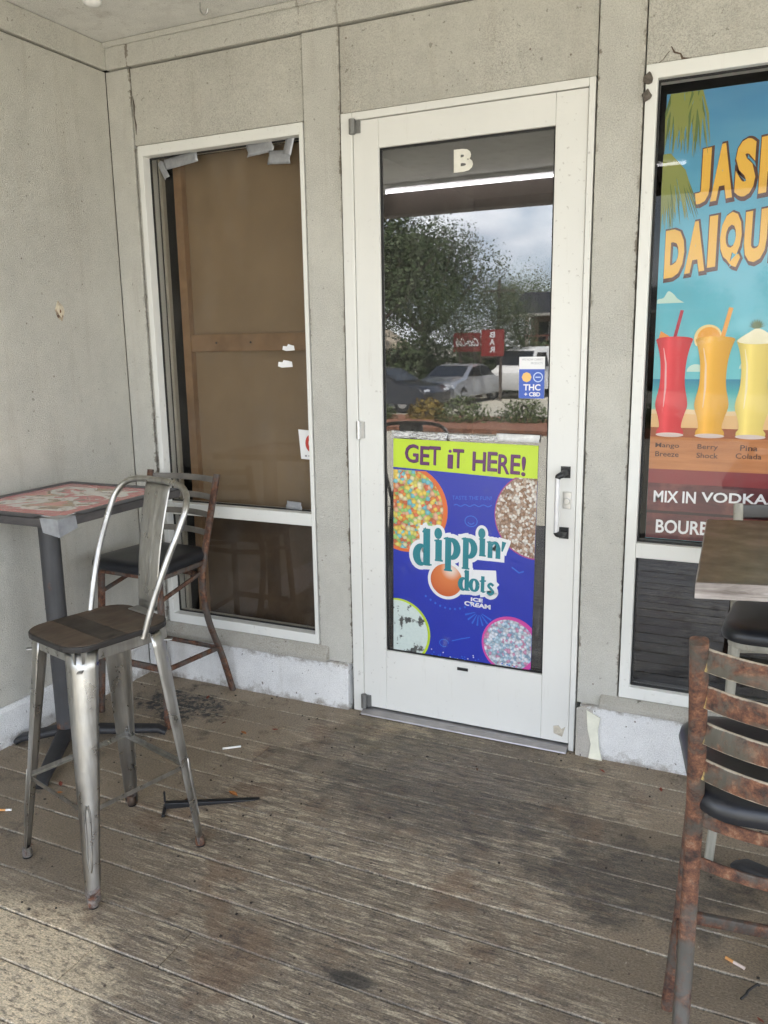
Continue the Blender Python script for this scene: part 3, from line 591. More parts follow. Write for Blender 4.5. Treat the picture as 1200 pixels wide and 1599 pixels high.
Flat(-.0012).stroke(arc(.070, .070, .028, .034, 40, 320, 16), .016).build('red_ring', PR('red', (.50, .05, .04)), st)
for q in ([(.072, .044), (.103, .044), (.103, .068), (.072, .068)], [(.030, .010), (.040, .010), (.040, .018), (.030, .018)], [(.046, .012), (.09, .012), (.09, .016), (.046, .016)]): Flat(-.0012).poly(q).build('small_print', PR('grey2', (.30, .28, .28)), st)
for i, (x0, x1, z0, z1, lab) in enumerate(((.838, .900, 1.590, 1.620, 'torn white paper scrap on the left window, upper of the pair'), (.812, .887, 1.519, 1.552, 'torn white paper scrap on the left window, lower of the pair'))):
    o = MB().prism([(x0, z0 + .006), (x0 + .02, z0), (x1, z0 + .003), (x1 - .003, z1 - .008), (x1 - .02, z1 - .004), (x0 + .03, z1), (x0 + .024, z1 - .010), (x0 + .004, z1 - .008)], 'y', .0462, .0470).build('paper_scrap', plain('torn_white_paper', (.80, .80, .80), .7)); single(o, lab, 'paper', 'paper scraps on the left window')
G = 'duct tape on the left window'
tape(.262, .444, 2.395, 2.440, .0395, 'silver duct tape strip along the top left of the left window', G, -6)
tape(.222, .300, 2.372, 2.402, .0360, 'short folded silver duct tape in the top left corner of the left window', G, 62)
tape(.706, .836, 2.400, 2.452, .0395, 'silver duct tape strip at the top of the left window, right of centre', G, -4)
tape(.812, .920, 2.352, 2.405, .0365, 'silver duct tape hanging lowest at the top right of the left window', G, 4)
tape(.875, .955, 2.400, 2.440, .0335, 'shiny upright silver duct tape in the top right corner of the left window', G, -72)
tape(.832, .912, .890, .926, .0395, 'small grey tape patch just above the left window middle rail', G, 3)
# cracked caulk lumps at the head of the right window
for x, z, lab in ((2.338, 2.462, 'upper dark lump of broken caulk on the right window frame'), (2.336, 2.410, 'lower dark lump of broken caulk on the right window frame')):
    rr = random.Random(lab); o = MB().prism([(x + .016 * rr.uniform(.6, 1.2) * math.cos(i * .7), z + .022 * rr.uniform(.6, 1.2) * math.sin(i * .7)) for i in range(9)], 'y', -.012, -.0045).build('caulk_lump', plain('old_caulk', (.11, .095, .08), .9, var=.5, vscale=80, bump=.8), bevel=.003); single(o, lab, 'caulk', 'caulk lumps')

# ------------------------------------------------------------------ drinks poster inside the right window
pd = thing('drinks_poster', 'large tropical beach drinks poster with orange lettering in the right window', 'poster', (2.393, .050, .889)); X0, Z0 = 2.393, .889
DW, DH = 1.28, 1.532
kk = NT('print_sky'); zz = kk.n('SeparateXYZ', Vector=kk.pos()).outputs[2]; ns = kk.noise(2.0, 4, .5, kk.map((1, 1, 4)))
kk.bsdf(**{'Base Color': kk.mix(kk.ramp(ns, (.45, 0.), (.8, .25)), kk.ramp(kk.math('DIVIDE', zz, DH), (.40, (.16, .53, .58)), (.62, (.10, .42, .54)), (1., (.05, .22, .42))), (.25, .55, .62)), 'Roughness': .4})
MB().box(0, DW, 0, .001, 0, DH).build('sheet', kk.m, pd)
def band(z0, z1, mat, y, nm, wob=.0, x0=0.0005):
    t = [(DW * i / 24 if i else x0, z1 - Z0 + wob * math.sin(i * 1.1)) for i in range(25)]; t[-1] = (DW - .0005, t[-1][1]); Flat(y).poly([(x0, z0 - Z0), (DW - .0005, z0 - Z0)] + t[::-1]).build(nm, mat, pd)
kk = NT('print_sea'); z3 = kk.n('SeparateXYZ', Vector=kk.pos()).outputs[2]; kk.bsdf(**{'Base Color': kk.ramp(kk.math('SUBTRACT', z3, .47), (.0, (.34, .62, .50)), (.06, (.08, .42, .42)), (.12, (.035, .22, .36))), 'Roughness': .4})
band(1.34, 1.474, kk.m, -.0004, 'sea'); band(1.28, 1.366, PR('sand', (.78, .58, .33)), -.0007, 'sand', .004); band(1.29, 1.35, PR('sand2', (.76, .48, .22)), -.0009, 'sand', .003)
kk = NT('print_wood'); gw = kk.noise(1., 6, .6, kk.map((3, 1, 40))); kk.bsdf(**{'Base Color': kk.ramp(gw, (.3, (.40, .14, .04)), (.7, (.58, .235, .075))), 'Roughness': .4})
band(1.14, 1.302, kk.m, -.0012, 'tabletop'); band(1.268, 1.302, PR('table_back', (.33, .095, .035)), -.0014, 'tabletop'); band(1.095, 1.150, PR('maroon', (.235, .030, .032)), -.0015, 'plank_band')
kk = NT('print_dark_wood'); gw = kk.noise(1., 6, .6, kk.map((3, 1, 26))); cw = kk.ramp(gw, (.35, (.055, .012, .016)), (.65, (.15, .035, .038))); cw = kk.mix(kk.ramp(kk.noise(6, 4, .6), (.5, 0.), (.62, .55)), cw, (.30, .09, .07)); kk.bsdf(**{'Base Color': cw, 'Roughness': .36})
band(.8905, 1.098, kk.m, -.0017, 'plank_band'); band(.986, .996, PR('groove', (.03, .008, .010)), -.0019, 'plank_band')
P_GOLD = PR('gold_letters', (.80, .455, .05)); P_BROWN = PR('letter_edge', (.085, .028, .012))
for ch, x0, x1, z0, z1 in (('J', 2.500, 2.545, 2.062, 2.236), ('A', 2.549, 2.617, 2.070, 2.246), ('S', 2.622, 2.684, 2.074, 2.254), ('P', 2.696, 2.756, 2.082, 2.257), ('E', 2.768, 2.818, 2.087, 2.261), ('R', 2.828, 2.888, 2.091, 2.265),
                           ('D', 2.412, 2.476, 1.825, 1.985), ('A', 2.479, 2.544, 1.838, 2.006), ('I', 2.552, 2.578, 1.852, 2.020), ('Q', 2.588, 2.655, 1.846, 2.028), ('U', 2.664, 2.732, 1.862, 2.028), ('I', 2.742, 2.768, 1.872, 2.036), ('R', 2.780, 2.842, 1.876, 2.042), ('I', 2.852, 2.878, 1.882, 2.048)):
    bxv = (x0 - X0, x1 - X0, z0 - Z0, z1 - Z0); ob = .062
    text('letter', ch, tuple(a + d for a, d in zip(bxv, (.003, .003, -.004, -.004))), -.0004, P_BROWN, pd, ob, ob + .050, slope=.13)
    text('letter', ch, bxv, -.0008, P_GOLD, pd, ob, slope=.13)
def hurricane(x0, x1, z0, z1, col, nm, top):
    w = (x1 - x0) / 2; cx = (x0 + x1) / 2 - X0; h = z1 - z0; b = z0 - Z0
    prof = [(.70, 0), (.74, .05), (.60, .10), (.70, .20), (.86, .30), (.84, .38), (.70, .50), (.66, .62), (.70, .76), (.82, .88), (1.0, .985)]
    pr_ = catmull([(r, t, 0) for r, t in prof], 4); L_ = [(cx - p[0] * w, b + p[1] * h) for p in pr_]; R_ = [(cx + p[0] * w, b + p[1] * h) for p in pr_]
    kk = NT('print_' + nm); px = kk.math('DIVIDE', kk.math('SUBTRACT', kk.n('SeparateXYZ', Vector=kk.pos()).outputs[0], cx), w)
    cc = kk.ramp(kk.math('ADD', kk.math('MULTIPLY', px, .5), .5), (.08, tuple(x * .72 for x in col)), (.35, tuple(min(1, x * 1.18 + .02) for x in col)), (.5, col), (.92, tuple(x * .75 for x in col))); kk.bsdf(**{'Base Color': cc, 'Roughness': .4})
    Flat(-.0024).poly(L_ + R_[::-1]).poly(circ(cx, b + h * .985, w * .16, 24, 6.1)).build('drink_glass', kk.m, pd)
    hl = [(cx - w * .42, b + .30 * h), (cx - w * .36, b + .50 * h), (cx - w * .40, b + .74 * h), (cx - w * .56, b + .90 * h)]
    Flat(-.0027).stroke(hl, [.002, .007, .006, .002]).build('highlight', PR('shine_' + nm, tuple(min(.95, x * .6 + .38) for x in col)), pd)
    Flat(-.0028).poly(circ(cx, b + .004, .008, 24, w * .76 / .008)).build('glass_foot', PR('foot_' + nm, (.66, .55, .50)), pd)
hurricane(2.397, 2.522, 1.272, 1.618, (.70, .045, .055), 'red_drink', 0); hurricane(2.529, 2.658, 1.272, 1.616, (.82, .43, .045), 'orange_drink', 0); hurricane(2.662, 2.790, 1.272, 1.610, (.84, .66, .17), 'yellow_drink', 0)
Flat(-.0022).stroke([(2.458 - X0, 1.61 - Z0), (2.480 - X0, 1.712 - Z0)], .011).build('straw', PR('straw_red', (.42, .02, .05)), pd); Flat(-.0022).stroke([(2.615 - X0, 1.61 - Z0), (2.638 - X0, 1.716 - Z0)], .014).build('straw', PR('straw_orange', (.80, .36, .06)), pd)
Flat(-.0020).poly(arc(2.570 - X0, 1.615 - Z0, .046, .046, -20, 215, 22)).build('orange_slice', PR('slice_rim', (.84, .66, .30)), pd); Flat(-.0022).poly(arc(2.572 - X0, 1.615 - Z0, .038, .038, -20, 215, 22)).build('orange_slice', PR('slice', (.80, .36, .04)), pd)
Flat(-.0022).poly([(2.405 - X0, 1.615 - Z0), (2.412 - X0, 1.642 - Z0), (2.440 - X0, 1.625 - Z0), (2.445 - X0, 1.612 - Z0)]).build('fruit_wedge', PR('wedge', (.80, .32, .07)), pd)
Flat(-.0032).poly(catmull([(2.664 - X0, 1.602 - Z0, 0), (2.700 - X0, 1.632 - Z0, 0), (2.726 - X0, 1.645 - Z0, 0), (2.760 - X0, 1.628 - Z0, 0), (2.788 - X0, 1.602 - Z0, 0), (2.726 - X0, 1.592 - Z0, 0)], 4, True)).build('cream_top', PR('cream', (.86, .80, .56)), pd)
fl = Flat(-.0034)
for i in range(9): a = R(20 + 140 * i / 8); fl.poly([(2.722 - X0 - .008, 1.644 - Z0), (2.722 - X0 + .030 * math.cos(a), 1.644 - Z0 + .034 * math.sin(a)), (2.722 - X0 + .008, 1.644 - Z0)])
fl.build('garnish_leaves', PR('garnish', (.10, .16, .05)), pd)
for (tx, x0, x1, z0, z1) in (('Mango', 2.413, 2.495, 1.224, 1.246), ('Breeze', 2.414, 2.495, 1.196, 1.215), ('Berry', 2.557, 2.625, 1.223, 1.246), ('Shock', 2.555, 2.627, 1.196, 1.215), ('Pina', 2.697, 2.753, 1.227, 1.247), ('Colada', 2.684, 2.767, 1.199, 1.218)):
    text('caption', tx, (x0 - X0, x1 - X0, z0 - Z0, z1 - Z0), -.0022, PR('caption', (.09, .035, .02)), pd, .012)
text('letter', 'MIX IN', (2.416 - X0, 2.562 - X0, 1.028 - Z0, 1.071 - Z0), -.0024, P_WHITE, pd, .022, slope=.02); text('letter', 'VODKA, GIN', (2.580 - X0, 2.930 - X0, 1.034 - Z0, 1.077 - Z0), -.0024, P_WHITE, pd, .022, slope=.02); text('letter', 'BOURBON', (2.429 - X0, 2.700 - X0, .914 - Z0, .965 - Z0), -.0024, P_WHITE, pd, .022, slope=.02)
cl = Flat(-.0005); pts = catmull([(2.384, 1.737, 0), (2.398, 1.752, 0), (2.415, 1.756, 0), (2.430, 1.778, 0), (2.448, 1.768, 0), (2.462, 1.752, 0), (2.485, 1.738, 0)], 4); cl.poly([(max(.001, p[0] - X0), p[1] - Z0) for p in pts])
for cx, cw_, z in ((2.535, .06, 1.50), (2.70, .05, 1.51), (2.86, .08, 1.75)): cl.poly([(cx - X0 + cw_ * math.cos(R(180 - 180 * i / 12)) * .5, z - Z0 + .026 * math.sin(R(180 * i / 12))) for i in range(13)])
cl.build('cloud', PR('cloud', (.55, .72, .62)), pd)
for nm, base_, ang0, ang1, n, ln, spread in (('palm_frond', (2.455, 2.425), -118, -70, 30, .19, .10), ('palm_frond', (2.398, 2.235), -95, -42, 34, .24, .03)):
    for tone, cols in ((0, (.10, .16, .035)), (1, (.24, .27, .055))):
        fl = Flat(-.0006 - .0008 * tone, .00001); rr = random.Random(tone + n)
        for i in range(n):
            a = R(ang0 + (ang1 - ang0) * rr.random()); l = ln * rr.uniform(.5, 1.); x = base_[0] - X0 + spread * (rr.random() - .5); z = base_[1] - Z0 - .004
            pp = [(x, z), (x + .5 * l * math.cos(a), z + .5 * l * math.sin(a)), (x + l * math.cos(a) * .8, z + l * math.sin(a) - .02)]
            pp = [(max(.001, p[0]), min(DH - .001, p[1])) for p in pp]; fl.stroke(pp, [.006, .008, .001])
        fl.build(nm, PR('palm%d' % tone, cols), pd)

# ------------------------------------------------------------------ steel bar stool with wooden seat
M_GUN = mat_metal_rust('bare_steel', (.40, .39, .365), .80, .10); M_SEATWOOD = mat_wood('dark_stained_seat', (.040, .028, .020), (.105, .072, .048), (50, 7, 20), .5)
M_SEATEDGE = plain('seat_edge_black', (.012, .010, .009), .5); M_RUSTFOOT = mat_metal_rust('rusted_foot', (.20, .16, .13), .45)
ts = thing('bar_stool', 'bare steel bar stool with dark wooden seat and hooped metal back', 'bar stool', (.9455, -1.267, 0), R(-14.5))
ZS = .752
def leg_frame(sx, sy, t):     # t 0 top .. 1 foot
    x = sx * (.140 + (.207 - .140) * t); y = .012 * (1 - t) + sy * (.156 + (.207 - .156) * t); return x, y, ZS * (1 - t) + .014 * t
for sx in (-1, 1):
    for sy in (-1, 1):
        m = MB(); n = 14; K = 11
        for i in range(n + 1):
            t = i / n; x, y, z = leg_frame(sx, sy, t); w = .068 * (1 - t) + .029 * t; r = w * .62
            sec = [(-w, 0.0), (-(w + r) / 2, 0)] + [(-r + r * math.sin(R(a)), -r + r * math.cos(R(a))) for a in (0, 15, 30, 45, 60, 75, 90)] + [(0, -(w + r) / 2), (0, -w)]
            m.v += [(x + sx * a, y + sy * b, z) for a, b in sec]
        m.f = [(i * K + j, i * K + j + 1, (i + 1) * K + j + 1, (i + 1) * K + j) for i in range(n) for j in range(K - 1)]
        lg = m.build('leg', M_GUN, ts, smooth=60, solid=.0022)
        rb = MB()
        for side in (-1, 1):
            pth = []
            for i in range(9):
                t = .60 + .27 * i / 8; x, y, z = leg_frame(sx, sy, t); w = (.068 * (1 - t) + .029 * t); r = w * .62
                a = R(45 + side * (15 if 0 < i < 8 else 4)); pth.append((x + sx * (-r + r * math.sin(a) + .0012 * math.sin(a)), y + sy * (-r + r * math.cos(a) + .0012 * math.cos(a)), z))
            rb.tube(pth, .0036, 6)
        rb.build('pressed_rib', M_GUN, lg, smooth=60)
        x, y, z = leg_frame(sx, sy, 1.0); c = (x - sx * .012, y - sy * .012)
        MB().lathe([(0, 0.0052), (.015, .0052), (.0165, .010), (.0150, .034), (.010, .036)], c, 14).build('foot_cap', M_RUSTFOOT if sy > 0 else M_GUN, lg, smooth=50)
        MB().lathe([(0, .0004), (.0150, .0004), (.0155, .005), (0, .005)], c, 14).build('foot_pad', M_BLACK, lg, smooth=50)
pts = rrect(.305, .352, .24, 6, 0, .012)
sm = MB(); sm.prism(pts, 'z', ZS + .003, ZS + .0215); sm.build('seat', M_SEATEDGE, ts, bevel=.004, seg=3)
for a, b, tone in ((-.164 , -.06, 0), (-.0588, .018, 1), (.0192, .188, 2)):
    q = clip([(p[0] * .975, .012 + (p[1] - .012) * .975) for p in pts], -.2, .2, a + .0, b); mm = MB(); mm.prism(q, 'z', ZS + .0200, ZS + .0232 - .0003 * tone)
    mm.build('seat_board', [M_SEATWOOD, mat_wood('darker_seat_board', (.022, .017, .014), (.055, .042, .032), (50, 7, 20), .5), M_SEATWOOD][tone], ts, bevel=.0006)
for sx in (-1, 1):
    MB().box(sx * .139 - .001, sx * .139 + .001, -.13, .16, ZS - .032, ZS + .0025).build('apron', M_GUN, ts)
for sy in (-1, 1):
    MB().box(-.125, .125, .012 + sy * .155 - .001, .012 + sy * .155 + .001, ZS - .032, ZS + .0025).build('apron', M_GUN, ts)
for sgn in (-1, 1):
    MB().sweep([(-.15, .012 - sgn * .160, ZS - .045), (.15, .012 + sgn * .160, ZS - .045 + .006 * sgn)], rsec(.016, .004, .4, 2)).build('cross_brace', M_GUN, ts)
tr_ = (ZS - .285) / (ZS - .014)
cn = {(sx, sy): Vector(leg_frame(sx, sy, tr_)) - Vector((sx * .012, sy * .012, 0)) for sx in (-1, 1) for sy in (-1, 1)}
for a, b, dz in (((-1, -1), (1, -1), 0), ((1, -1), (1, 1), .002), ((1, 1), (-1, 1), 0), ((-1, 1), (-1, -1), .002)):
    MB().sweep([cn[a] + Vector((0, 0, dz)), cn[b] + Vector((0, 0, dz))], [(-.007, -.007), (.007, -.007), (.007, .007), (.0055, .007), (.0055, -.0055), (-.007, -.0055)]).build('foot_rung', M_GUN, ts)
hp = [(-.150, .070, ZS - .008), (-.164, .098, .84), (-.182, .142, .96), (-.194, .194, 1.07), (-.190, .228, 1.138), (-.140, .254, 1.182), (0, .262, 1.193)]
hp = hp + [(-x, y, z) for x, y, z in hp[-2::-1]]
MB().tube(catmull(hp, 6), .0102, 10, up=(0, 1, 0)).build('back_hoop', M_GUN, ts, smooth=60)
m = MB(); nx, nz = 20, 14
for j in range(nz + 1):
    t = j / nz; z = ZS + .028 + (1.186 - ZS - .028) * t; y = .186 + .074 * t - .012 * math.sin(math.pi * t); hw = (.050 + .016 * t)
    for i in range(nx + 1):
        u = i / nx * 2 - 1; g_ = sum(math.exp(-((u - c) / .08) ** 2) for c in (-.36, 0.0, .36)) * (1 if .12 < t < .86 else 0)
        m.v.append((u * hw, y + .006 * u * u + .0018 * g_, z))
m.f = [(j * (nx + 1) + i, j * (nx + 1) + i + 1, (j + 1) * (nx + 1) + i + 1, (j + 1) * (nx + 1) + i) for j in range(nz) for i in range(nx)]
sl = m.build('back_slat', M_GUN, ts, smooth=50, solid=.002)
m = MB(); m.prism([(.150, ZS + .0245), (.186, ZS + .0255), (.1865, ZS + .030), (.150, ZS + .0285)], 'x', -.050, .050); m.build('slat_tab', M_STEEL, sl, bevel=.001)

# ------------------------------------------------------------------ ladder back stools
def ladder_stool(name, label, loc, rz, mat, H=1.05, seatz=.71, slats=(1.03, .955, .88, .80), slat_mat=None, sw_=.044, postw=(.030, .022), rails=(.60,), bow=.045, group='ladder back bar stools'):
    t = thing(name, label, 'bar stool', loc, rz, group); k = H / 1.05; slat_mat = slat_mat or mat
    cur = [(.216, 1.05), (.180, .92), (.146, .80), (.112, .68), (.094, .58), (.100, .48), (.128, .36), (.190, .20), (.246, 0.0)]
    def back(z):
        z = z / k
        for (y0, z0), (y1, z1) in zip(cur, cur[1:]):
            if z1 <= z <= z0: return y1 + (y0 - y1) * (z - z1) / (z0 - z1)
        return cur[0][0] if z > 1 else cur[-1][0]
    def px(z): return .196 - .018 * math.sin(math.pi * min(1, max(0, z / H)))
    for s in (-1, 1):
        path = catmull([(s * px(z * k), y, z * k + (.002 if z == 0 else 0)) for y, z in cur], 4)
        p = MB().sweep(path, rsec(*postw, .35, 3), up=(0, 1, 0)).build('back_post', mat, t, smooth=40)
        MB().sweep([(s * .165, -.165, seatz - .05), (s * .180, -.185, .3), (s * .197, -.205, .002)], rsec(.028, .026, .3, 3), up=(0, 1, 0)).build('front_leg', mat, t, smooth=40)
        for z in (.235 * k, ): MB().sweep([(s * .181, -.188, z + .02), (s * (px(z) - .006), back(z) - .004, z)], rsec(.018, .022, .3, 2)).build('side_rung', mat, t, smooth=40)
        MB().sweep([(s * .172, -.172, seatz - .155), (s * (px(seatz) - .012), back(seatz - .1) - .012, seatz - .10)], rsec(.014, .018, .3, 2)).build('seat_brace', mat, t, smooth=40)
    for z in slats:
        y = back(z); b = bow; pth = [(px(z) * u, y + .004 + b * (1 - u * u), z) for u in [i / 10 for i in range(-10, 11)]]
        MB().sweep([(p[0] * .955, p[1], p[2]) for p in pth], rsec(.0075, sw_, .45, 3)).build('back_slat', slat_mat, t, smooth=40)
    for z in rails:
        y = back(z); MB().sweep([(px(z) * u * .95, y + .002 + .04 * (1 - u * u), z) for u in [i / 10 for i in range(-10, 11)]], rsec(.008, .026, .45, 3)).build('back_rail', mat, t, smooth=40)
    MB().sweep([(-.182, -.190, .262 * k), (.182, -.190, .262 * k)], rsec(.016, .030, .3, 2)).build('front_rung', mat, t, smooth=40)
    MB().sweep([(-px(.22), back(.24 * k) - .006, .24 * k), (px(.22), back(.24 * k) - .006, .24 * k)], rsec(.014, .020, .3, 2)).build('back_rung', mat, t, smooth=40)
    fr = [(p[0], p[1], seatz - .052) for p in rrect(.36, .30, .12, 4, 0, -.03)]
    MB().sweep(fr, rsec(.018, .024, .3, 2), closed=True).build('seat_frame', mat, t, smooth=40)
    # upholstered seat: rounded, wider at the front, domed
    o2 = []
    m = MB(); nn = 44; prof = [(.0, 0), (.90, 0), (.985, .004), (1.0, .016), (.985, .032), (.93, .044), (.80, .050), (.5, .054), (0, .056)]
    ring = [rrect(.43, .395, .22, 10, 0, -.022)[int(i)] for i in range(44)]
    ring = [(x * (1.0 - .16 * (y + .2) / .4), y) for x, y in ring]
    m.v = [(x * r, -.022 + (y + .022) * r, seatz - .040 + z) for r, z in prof[1:-1] for x, y in ring] + [(0, -.022, seatz - .04), (0, -.022, seatz + .016)]
    q = len(prof) - 2; m.f = [(j * nn + i, j * nn + (i + 1) % nn, (j + 1) * nn + (i + 1) % nn, (j + 1) * nn + i) for j in range(q - 1) for i in range(nn)]
    c0 = q * nn; m.f += [(c0, (i + 1) % nn, i) for i in range(nn)] + [(c0 + 1, (q - 1) * nn + i, (q - 1) * nn + (i + 1) % nn) for i in range(nn)]
    m.build('seat_cushion', M_BLACKVINYL, t, smooth=60)
    return t
M_RUSTDARK = mat_metal_rust('dark_rusted_frame', (.085, .070, .060), .47, paint=True); M_RUST = mat_metal_rust('rusted_grey_frame', (.070, .062, .050), .43, paint=True); M_PALEFRAME = mat_metal_rust('pale_olive_frame', (.30, .285, .235), .62, paint=True)
ladder_stool('ladder_back_stool', 'brown rusty ladder back bar stool with black seat standing by the boarded window', (.340, -.285, 0), R(-2), M_RUSTDARK, 1.05, .715, (1.022, .945, .868, .79), plain('dull_slat', (.13, .12, .105), .45, var=.3), .028)
ladder_stool('ladder_back_stool', 'heavily rusted ladder back bar stool with four curved slats, nearest the camera', (2.876, -1.392, 0), R(186), M_RUST, 1.10, .775, (1.066, .990, .912, .830), mat_metal_rust('rusted_slat', (.075, .068, .051), .465, paint=True, edges=True), .044, (.032, .030), (.705, .605), .075)
ladder_stool('ladder_back_stool', 'dark ladder back bar stool tucked under the far side of the brown table', (2.905, -.335, 0), R(0), M_PALEFRAME, 1.07, .765, (1.045, .965, .885), plain('dark_slat', (.06, .058, .055), .45))

# ------------------------------------------------------------------ tables
def cross_base(t, c, ang, ln, mat, h=.055):
    for i in range(4):
        a = ang + math.pi / 2 * i; d = Vector((math.cos(a), math.sin(a), 0)); p = Vector((c[0], c[1], 0))
        l = ln[i] if isinstance(ln, (list, tuple)) else ln
        MB().sweep([p + d * .03 + Vector((0, 0, h)), p + d * (l * .55) + Vector((0, 0, h * .75)), p + d * (l - .03) + Vector((0, 0, .032)), p + d * l + Vector((0, 0, .014))], rsec(.055, .026, .4, 3), scale=[1.25, 1.1, .95, .8]).build('foot_arm', mat, t, smooth=50)
M_IRON = plain('dark_cast_iron', (.022, .022, .024), .55, 0, .5, .3, 20, .3)
tl_ = thing('bar_table', 'square pub table with a printed pink menu top beside the left wall', 'table', (.345, -.775, 0), 0)
MB().tube([(-.130, .02, .04), (-.125, .02, 1.012)], .040, 24, up=(0, 1, 0)).build('column', mat_metal_rust('column_grey_paint', (.050, .050, .052), .66, .12, paint=True), tl_, smooth=40)
cross_base(tl_, (-.130, .02), R(-58), (.40, .40, .30, .21), M_IRON)
TT = Matrix.Rotation(R(-2), 4, 'Z') @ Matrix.Rotation(R(1.1), 4, (.7, -.7, 0))
def on_top(pts): return pts
mt = MB(); mt.prism(rrect(.62, .62, .02, 3), 'z', -.030, 0); top = mt.build('table_top', mat_wood('worn_black_edge', (.028, .026, .028), (.075, .068, .066), (8, 8, 40), .5), tl_, bevel=.003); top.matrix_local = Matrix.Translation((0, 0, 1.046)) @ TT
MB().box(-.22, .10, -.14, .14, 1.000, 1.010).build('mount_plate', M_IRON, tl_)
k = NT('faded_menu_print'); n_ = k.noise(3.0, 3, .5, k.map((1.4, 2.2, 1)), .6); c = k.ramp(n_, (.0, (.50, .13, .13)), (.44, (.52, .16, .155)), (.46, (.70, .66, .62)), (.53, (.66, .62, .58)), (.54, (.30, .19, .10)), (.60, (.42, .30, .17)), (.61, (.60, .26, .22)))
c = k.mix(k.ramp(k.noise(16, 4, .6), (.58, 0.), (.60, .7)), c, (.17, .12, .085)); sp_ = k.ramp(k.noise(15, 4, .6, k.map((1, 1, 1), None, (4, 2, 0))), (.63, 0.), (.65, 1.)); c = k.mix(sp_, c, (.72, .72, .70))
# border of the sheet stays pink, photographs fill the middle
sx_ = k.n('SeparateXYZ', Vector=k.pos()); e_ = k.math('MAXIMUM', k.math('ABSOLUTE', sx_.outputs[0]), k.math('ABSOLUTE', sx_.outputs[1])); c = k.mix(k.ramp(e_, (.205, 0.), (.215, 1.)), c, (.50, .135, .13)); c = k.mix(k.ramp(e_, (.268, 0.), (.271, 1.)), c, (.74, .72, .70))
k.bsdf(**{'Base Color': c, 'Roughness': .22, 'Coat Weight': .3, 'Normal': k.bump(k.noise(14, 4, .6, None, 1.5), .25, .006)})
ms = MB(); ms.prism(rrect(.548, .548, .01, 2), 'z', .0008, .0022); mo = ms.build('menu_sheet', k.m); mo.matrix_world = Matrix.Translation((.345, -.775, 1.046)) @ TT; tag(mo, 'faded pink laminated menu sheet with food photos on the left table', 'menu')
tp = MB(); tp.add([(.225, -.3115, .0036), (.262, -.255, .0040), (.3115, -.235, .0036), (.3125, -.3125, .0034), (.3135, -.232, -.040), (.3135, -.3135, -.058), (.236, -.3135, -.046)], [(0, 3, 2, 1), (3, 5, 4, 2), (0, 6, 5, 3)])
to = tp.build('duct_tape_patch', M_TAPE, solid=.0006); to.matrix_world = Matrix.Translation((.345, -.775, 1.046)) @ TT; tag(to, 'silver duct tape folded over the near corner of the menu table', 'tape')
tb = MB(); w_ = .3085
for a, b, c_, d_ in ((-w_, .19, -w_, -.262), (.262, w_, -.20, w_), (-w_, .26, .262, w_), (-w_, -.262, -.26, .26)): tb.box(a, b, c_, d_, .0024, .0030)
to = tb.build('black_tape_border', plain('dark_blue_tape', (.035, .035, .05), .35, 0, .5, .3, 40, .5)); to.matrix_world = Matrix.Translation((.345, -.775, 1.046)) @ TT; tag(to, 'dark tape holding down the edges of the pink menu sheet', 'tape')

trr = thing('bar_table', 'tall brown wooden table with a worn pale edge on the right', 'table', (3.02, -.72, 0))
q = [(2.657 - 3.02, -1.118 + .72), (3.40 - 3.02, -.95 + .72), (3.37 - 3.02, -.21 + .72), (2.628 - 3.02, -.380 + .72)]
mt = MB(); mt.prism(q, 'z', 1.022, 1.0605); mt.build('table_top', mat_wood('worn_pale_edge', (.16, .13, .11), (.50, .45, .41), (7, 7, 60), .7), trr, bevel=.002)
mt = MB(); mt.prism([(p[0] * .992, p[1] * .992) for p in q], 'z', 1.0602, 1.0622); mt.build('top_veneer', mat_wood('brown_stained_top', (.052, .037, .024), (.098, .070, .045), (26, 5, 20), .42), trr, bevel=.0008)
MB().tube([(0.05, 0, .05), (.05, 0, 1.022)], .038, 20, up=(0, 1, 0)).build('column', M_IRON, trr, smooth=40)
cross_base(trr, (.05, 0), R(60), .33, M_IRON)

# ------------------------------------------------------------------ small fittings
hk = MB().tube(catmull([(0, 0, 0), (0, 0, -.028), (.012, 0, -.046), (.030, 0, -.044), (.036, 0, -.028)], 5), .0032, 8).build('ceiling_hook', M_STEEL, loc=(.655, -.165, 2.9305), smooth=60); tag(hk, 'small metal hook screwed into the porch ceiling', 'hook')
cl_ = MB().lathe([(0, -.022), (.022, -.020), (.034, -.010), (.036, .0), (0, .0)], (0, 0), 20).build('ceiling_fixture', plain('white_plastic', (.8, .8, .78), .4), loc=(.300, -.372, 2.9298), smooth=50); tag(cl_, 'small white round fixture on the porch ceiling in the corner', 'fixture')
wp = thing('wall_plate', 'rusty diamond shaped patch of a removed fitting on the left wall', 'plate', (.0005, -.388, 1.771))
MB().prism([(-.006, .044), (.020, .022), (.026, -.004), (.008, -.042), (-.014, -.026), (-.024, .004)], 'x', 0, .004).build('bare_patch', mat_metal_rust('rust_ring', (.62, .55, .42), .50, paint=True), wp, bevel=.001)
MB().prism([(-.004, .026), (.010, .014), (.014, -.004), (.004, -.026), (-.008, -.014), (-.013, .002)], 'x', .0042, .0058).build('plaster_core', plain('plaster', (.62, .55, .42), .8), wp)
MB().prism([(.004 * math.cos(i), .008 * math.sin(i)) for i in (0, 1, 2, 3, 4, 5)], 'x', .0059, .0072).build('bolt_hole', plain('rust_hole', (.16, .07, .03), .9), wp)
sc_ = thing('wall_scar', 'thin dark crack running up from the top of the right window frame', 'crack', (2.36, .006, 2.50))
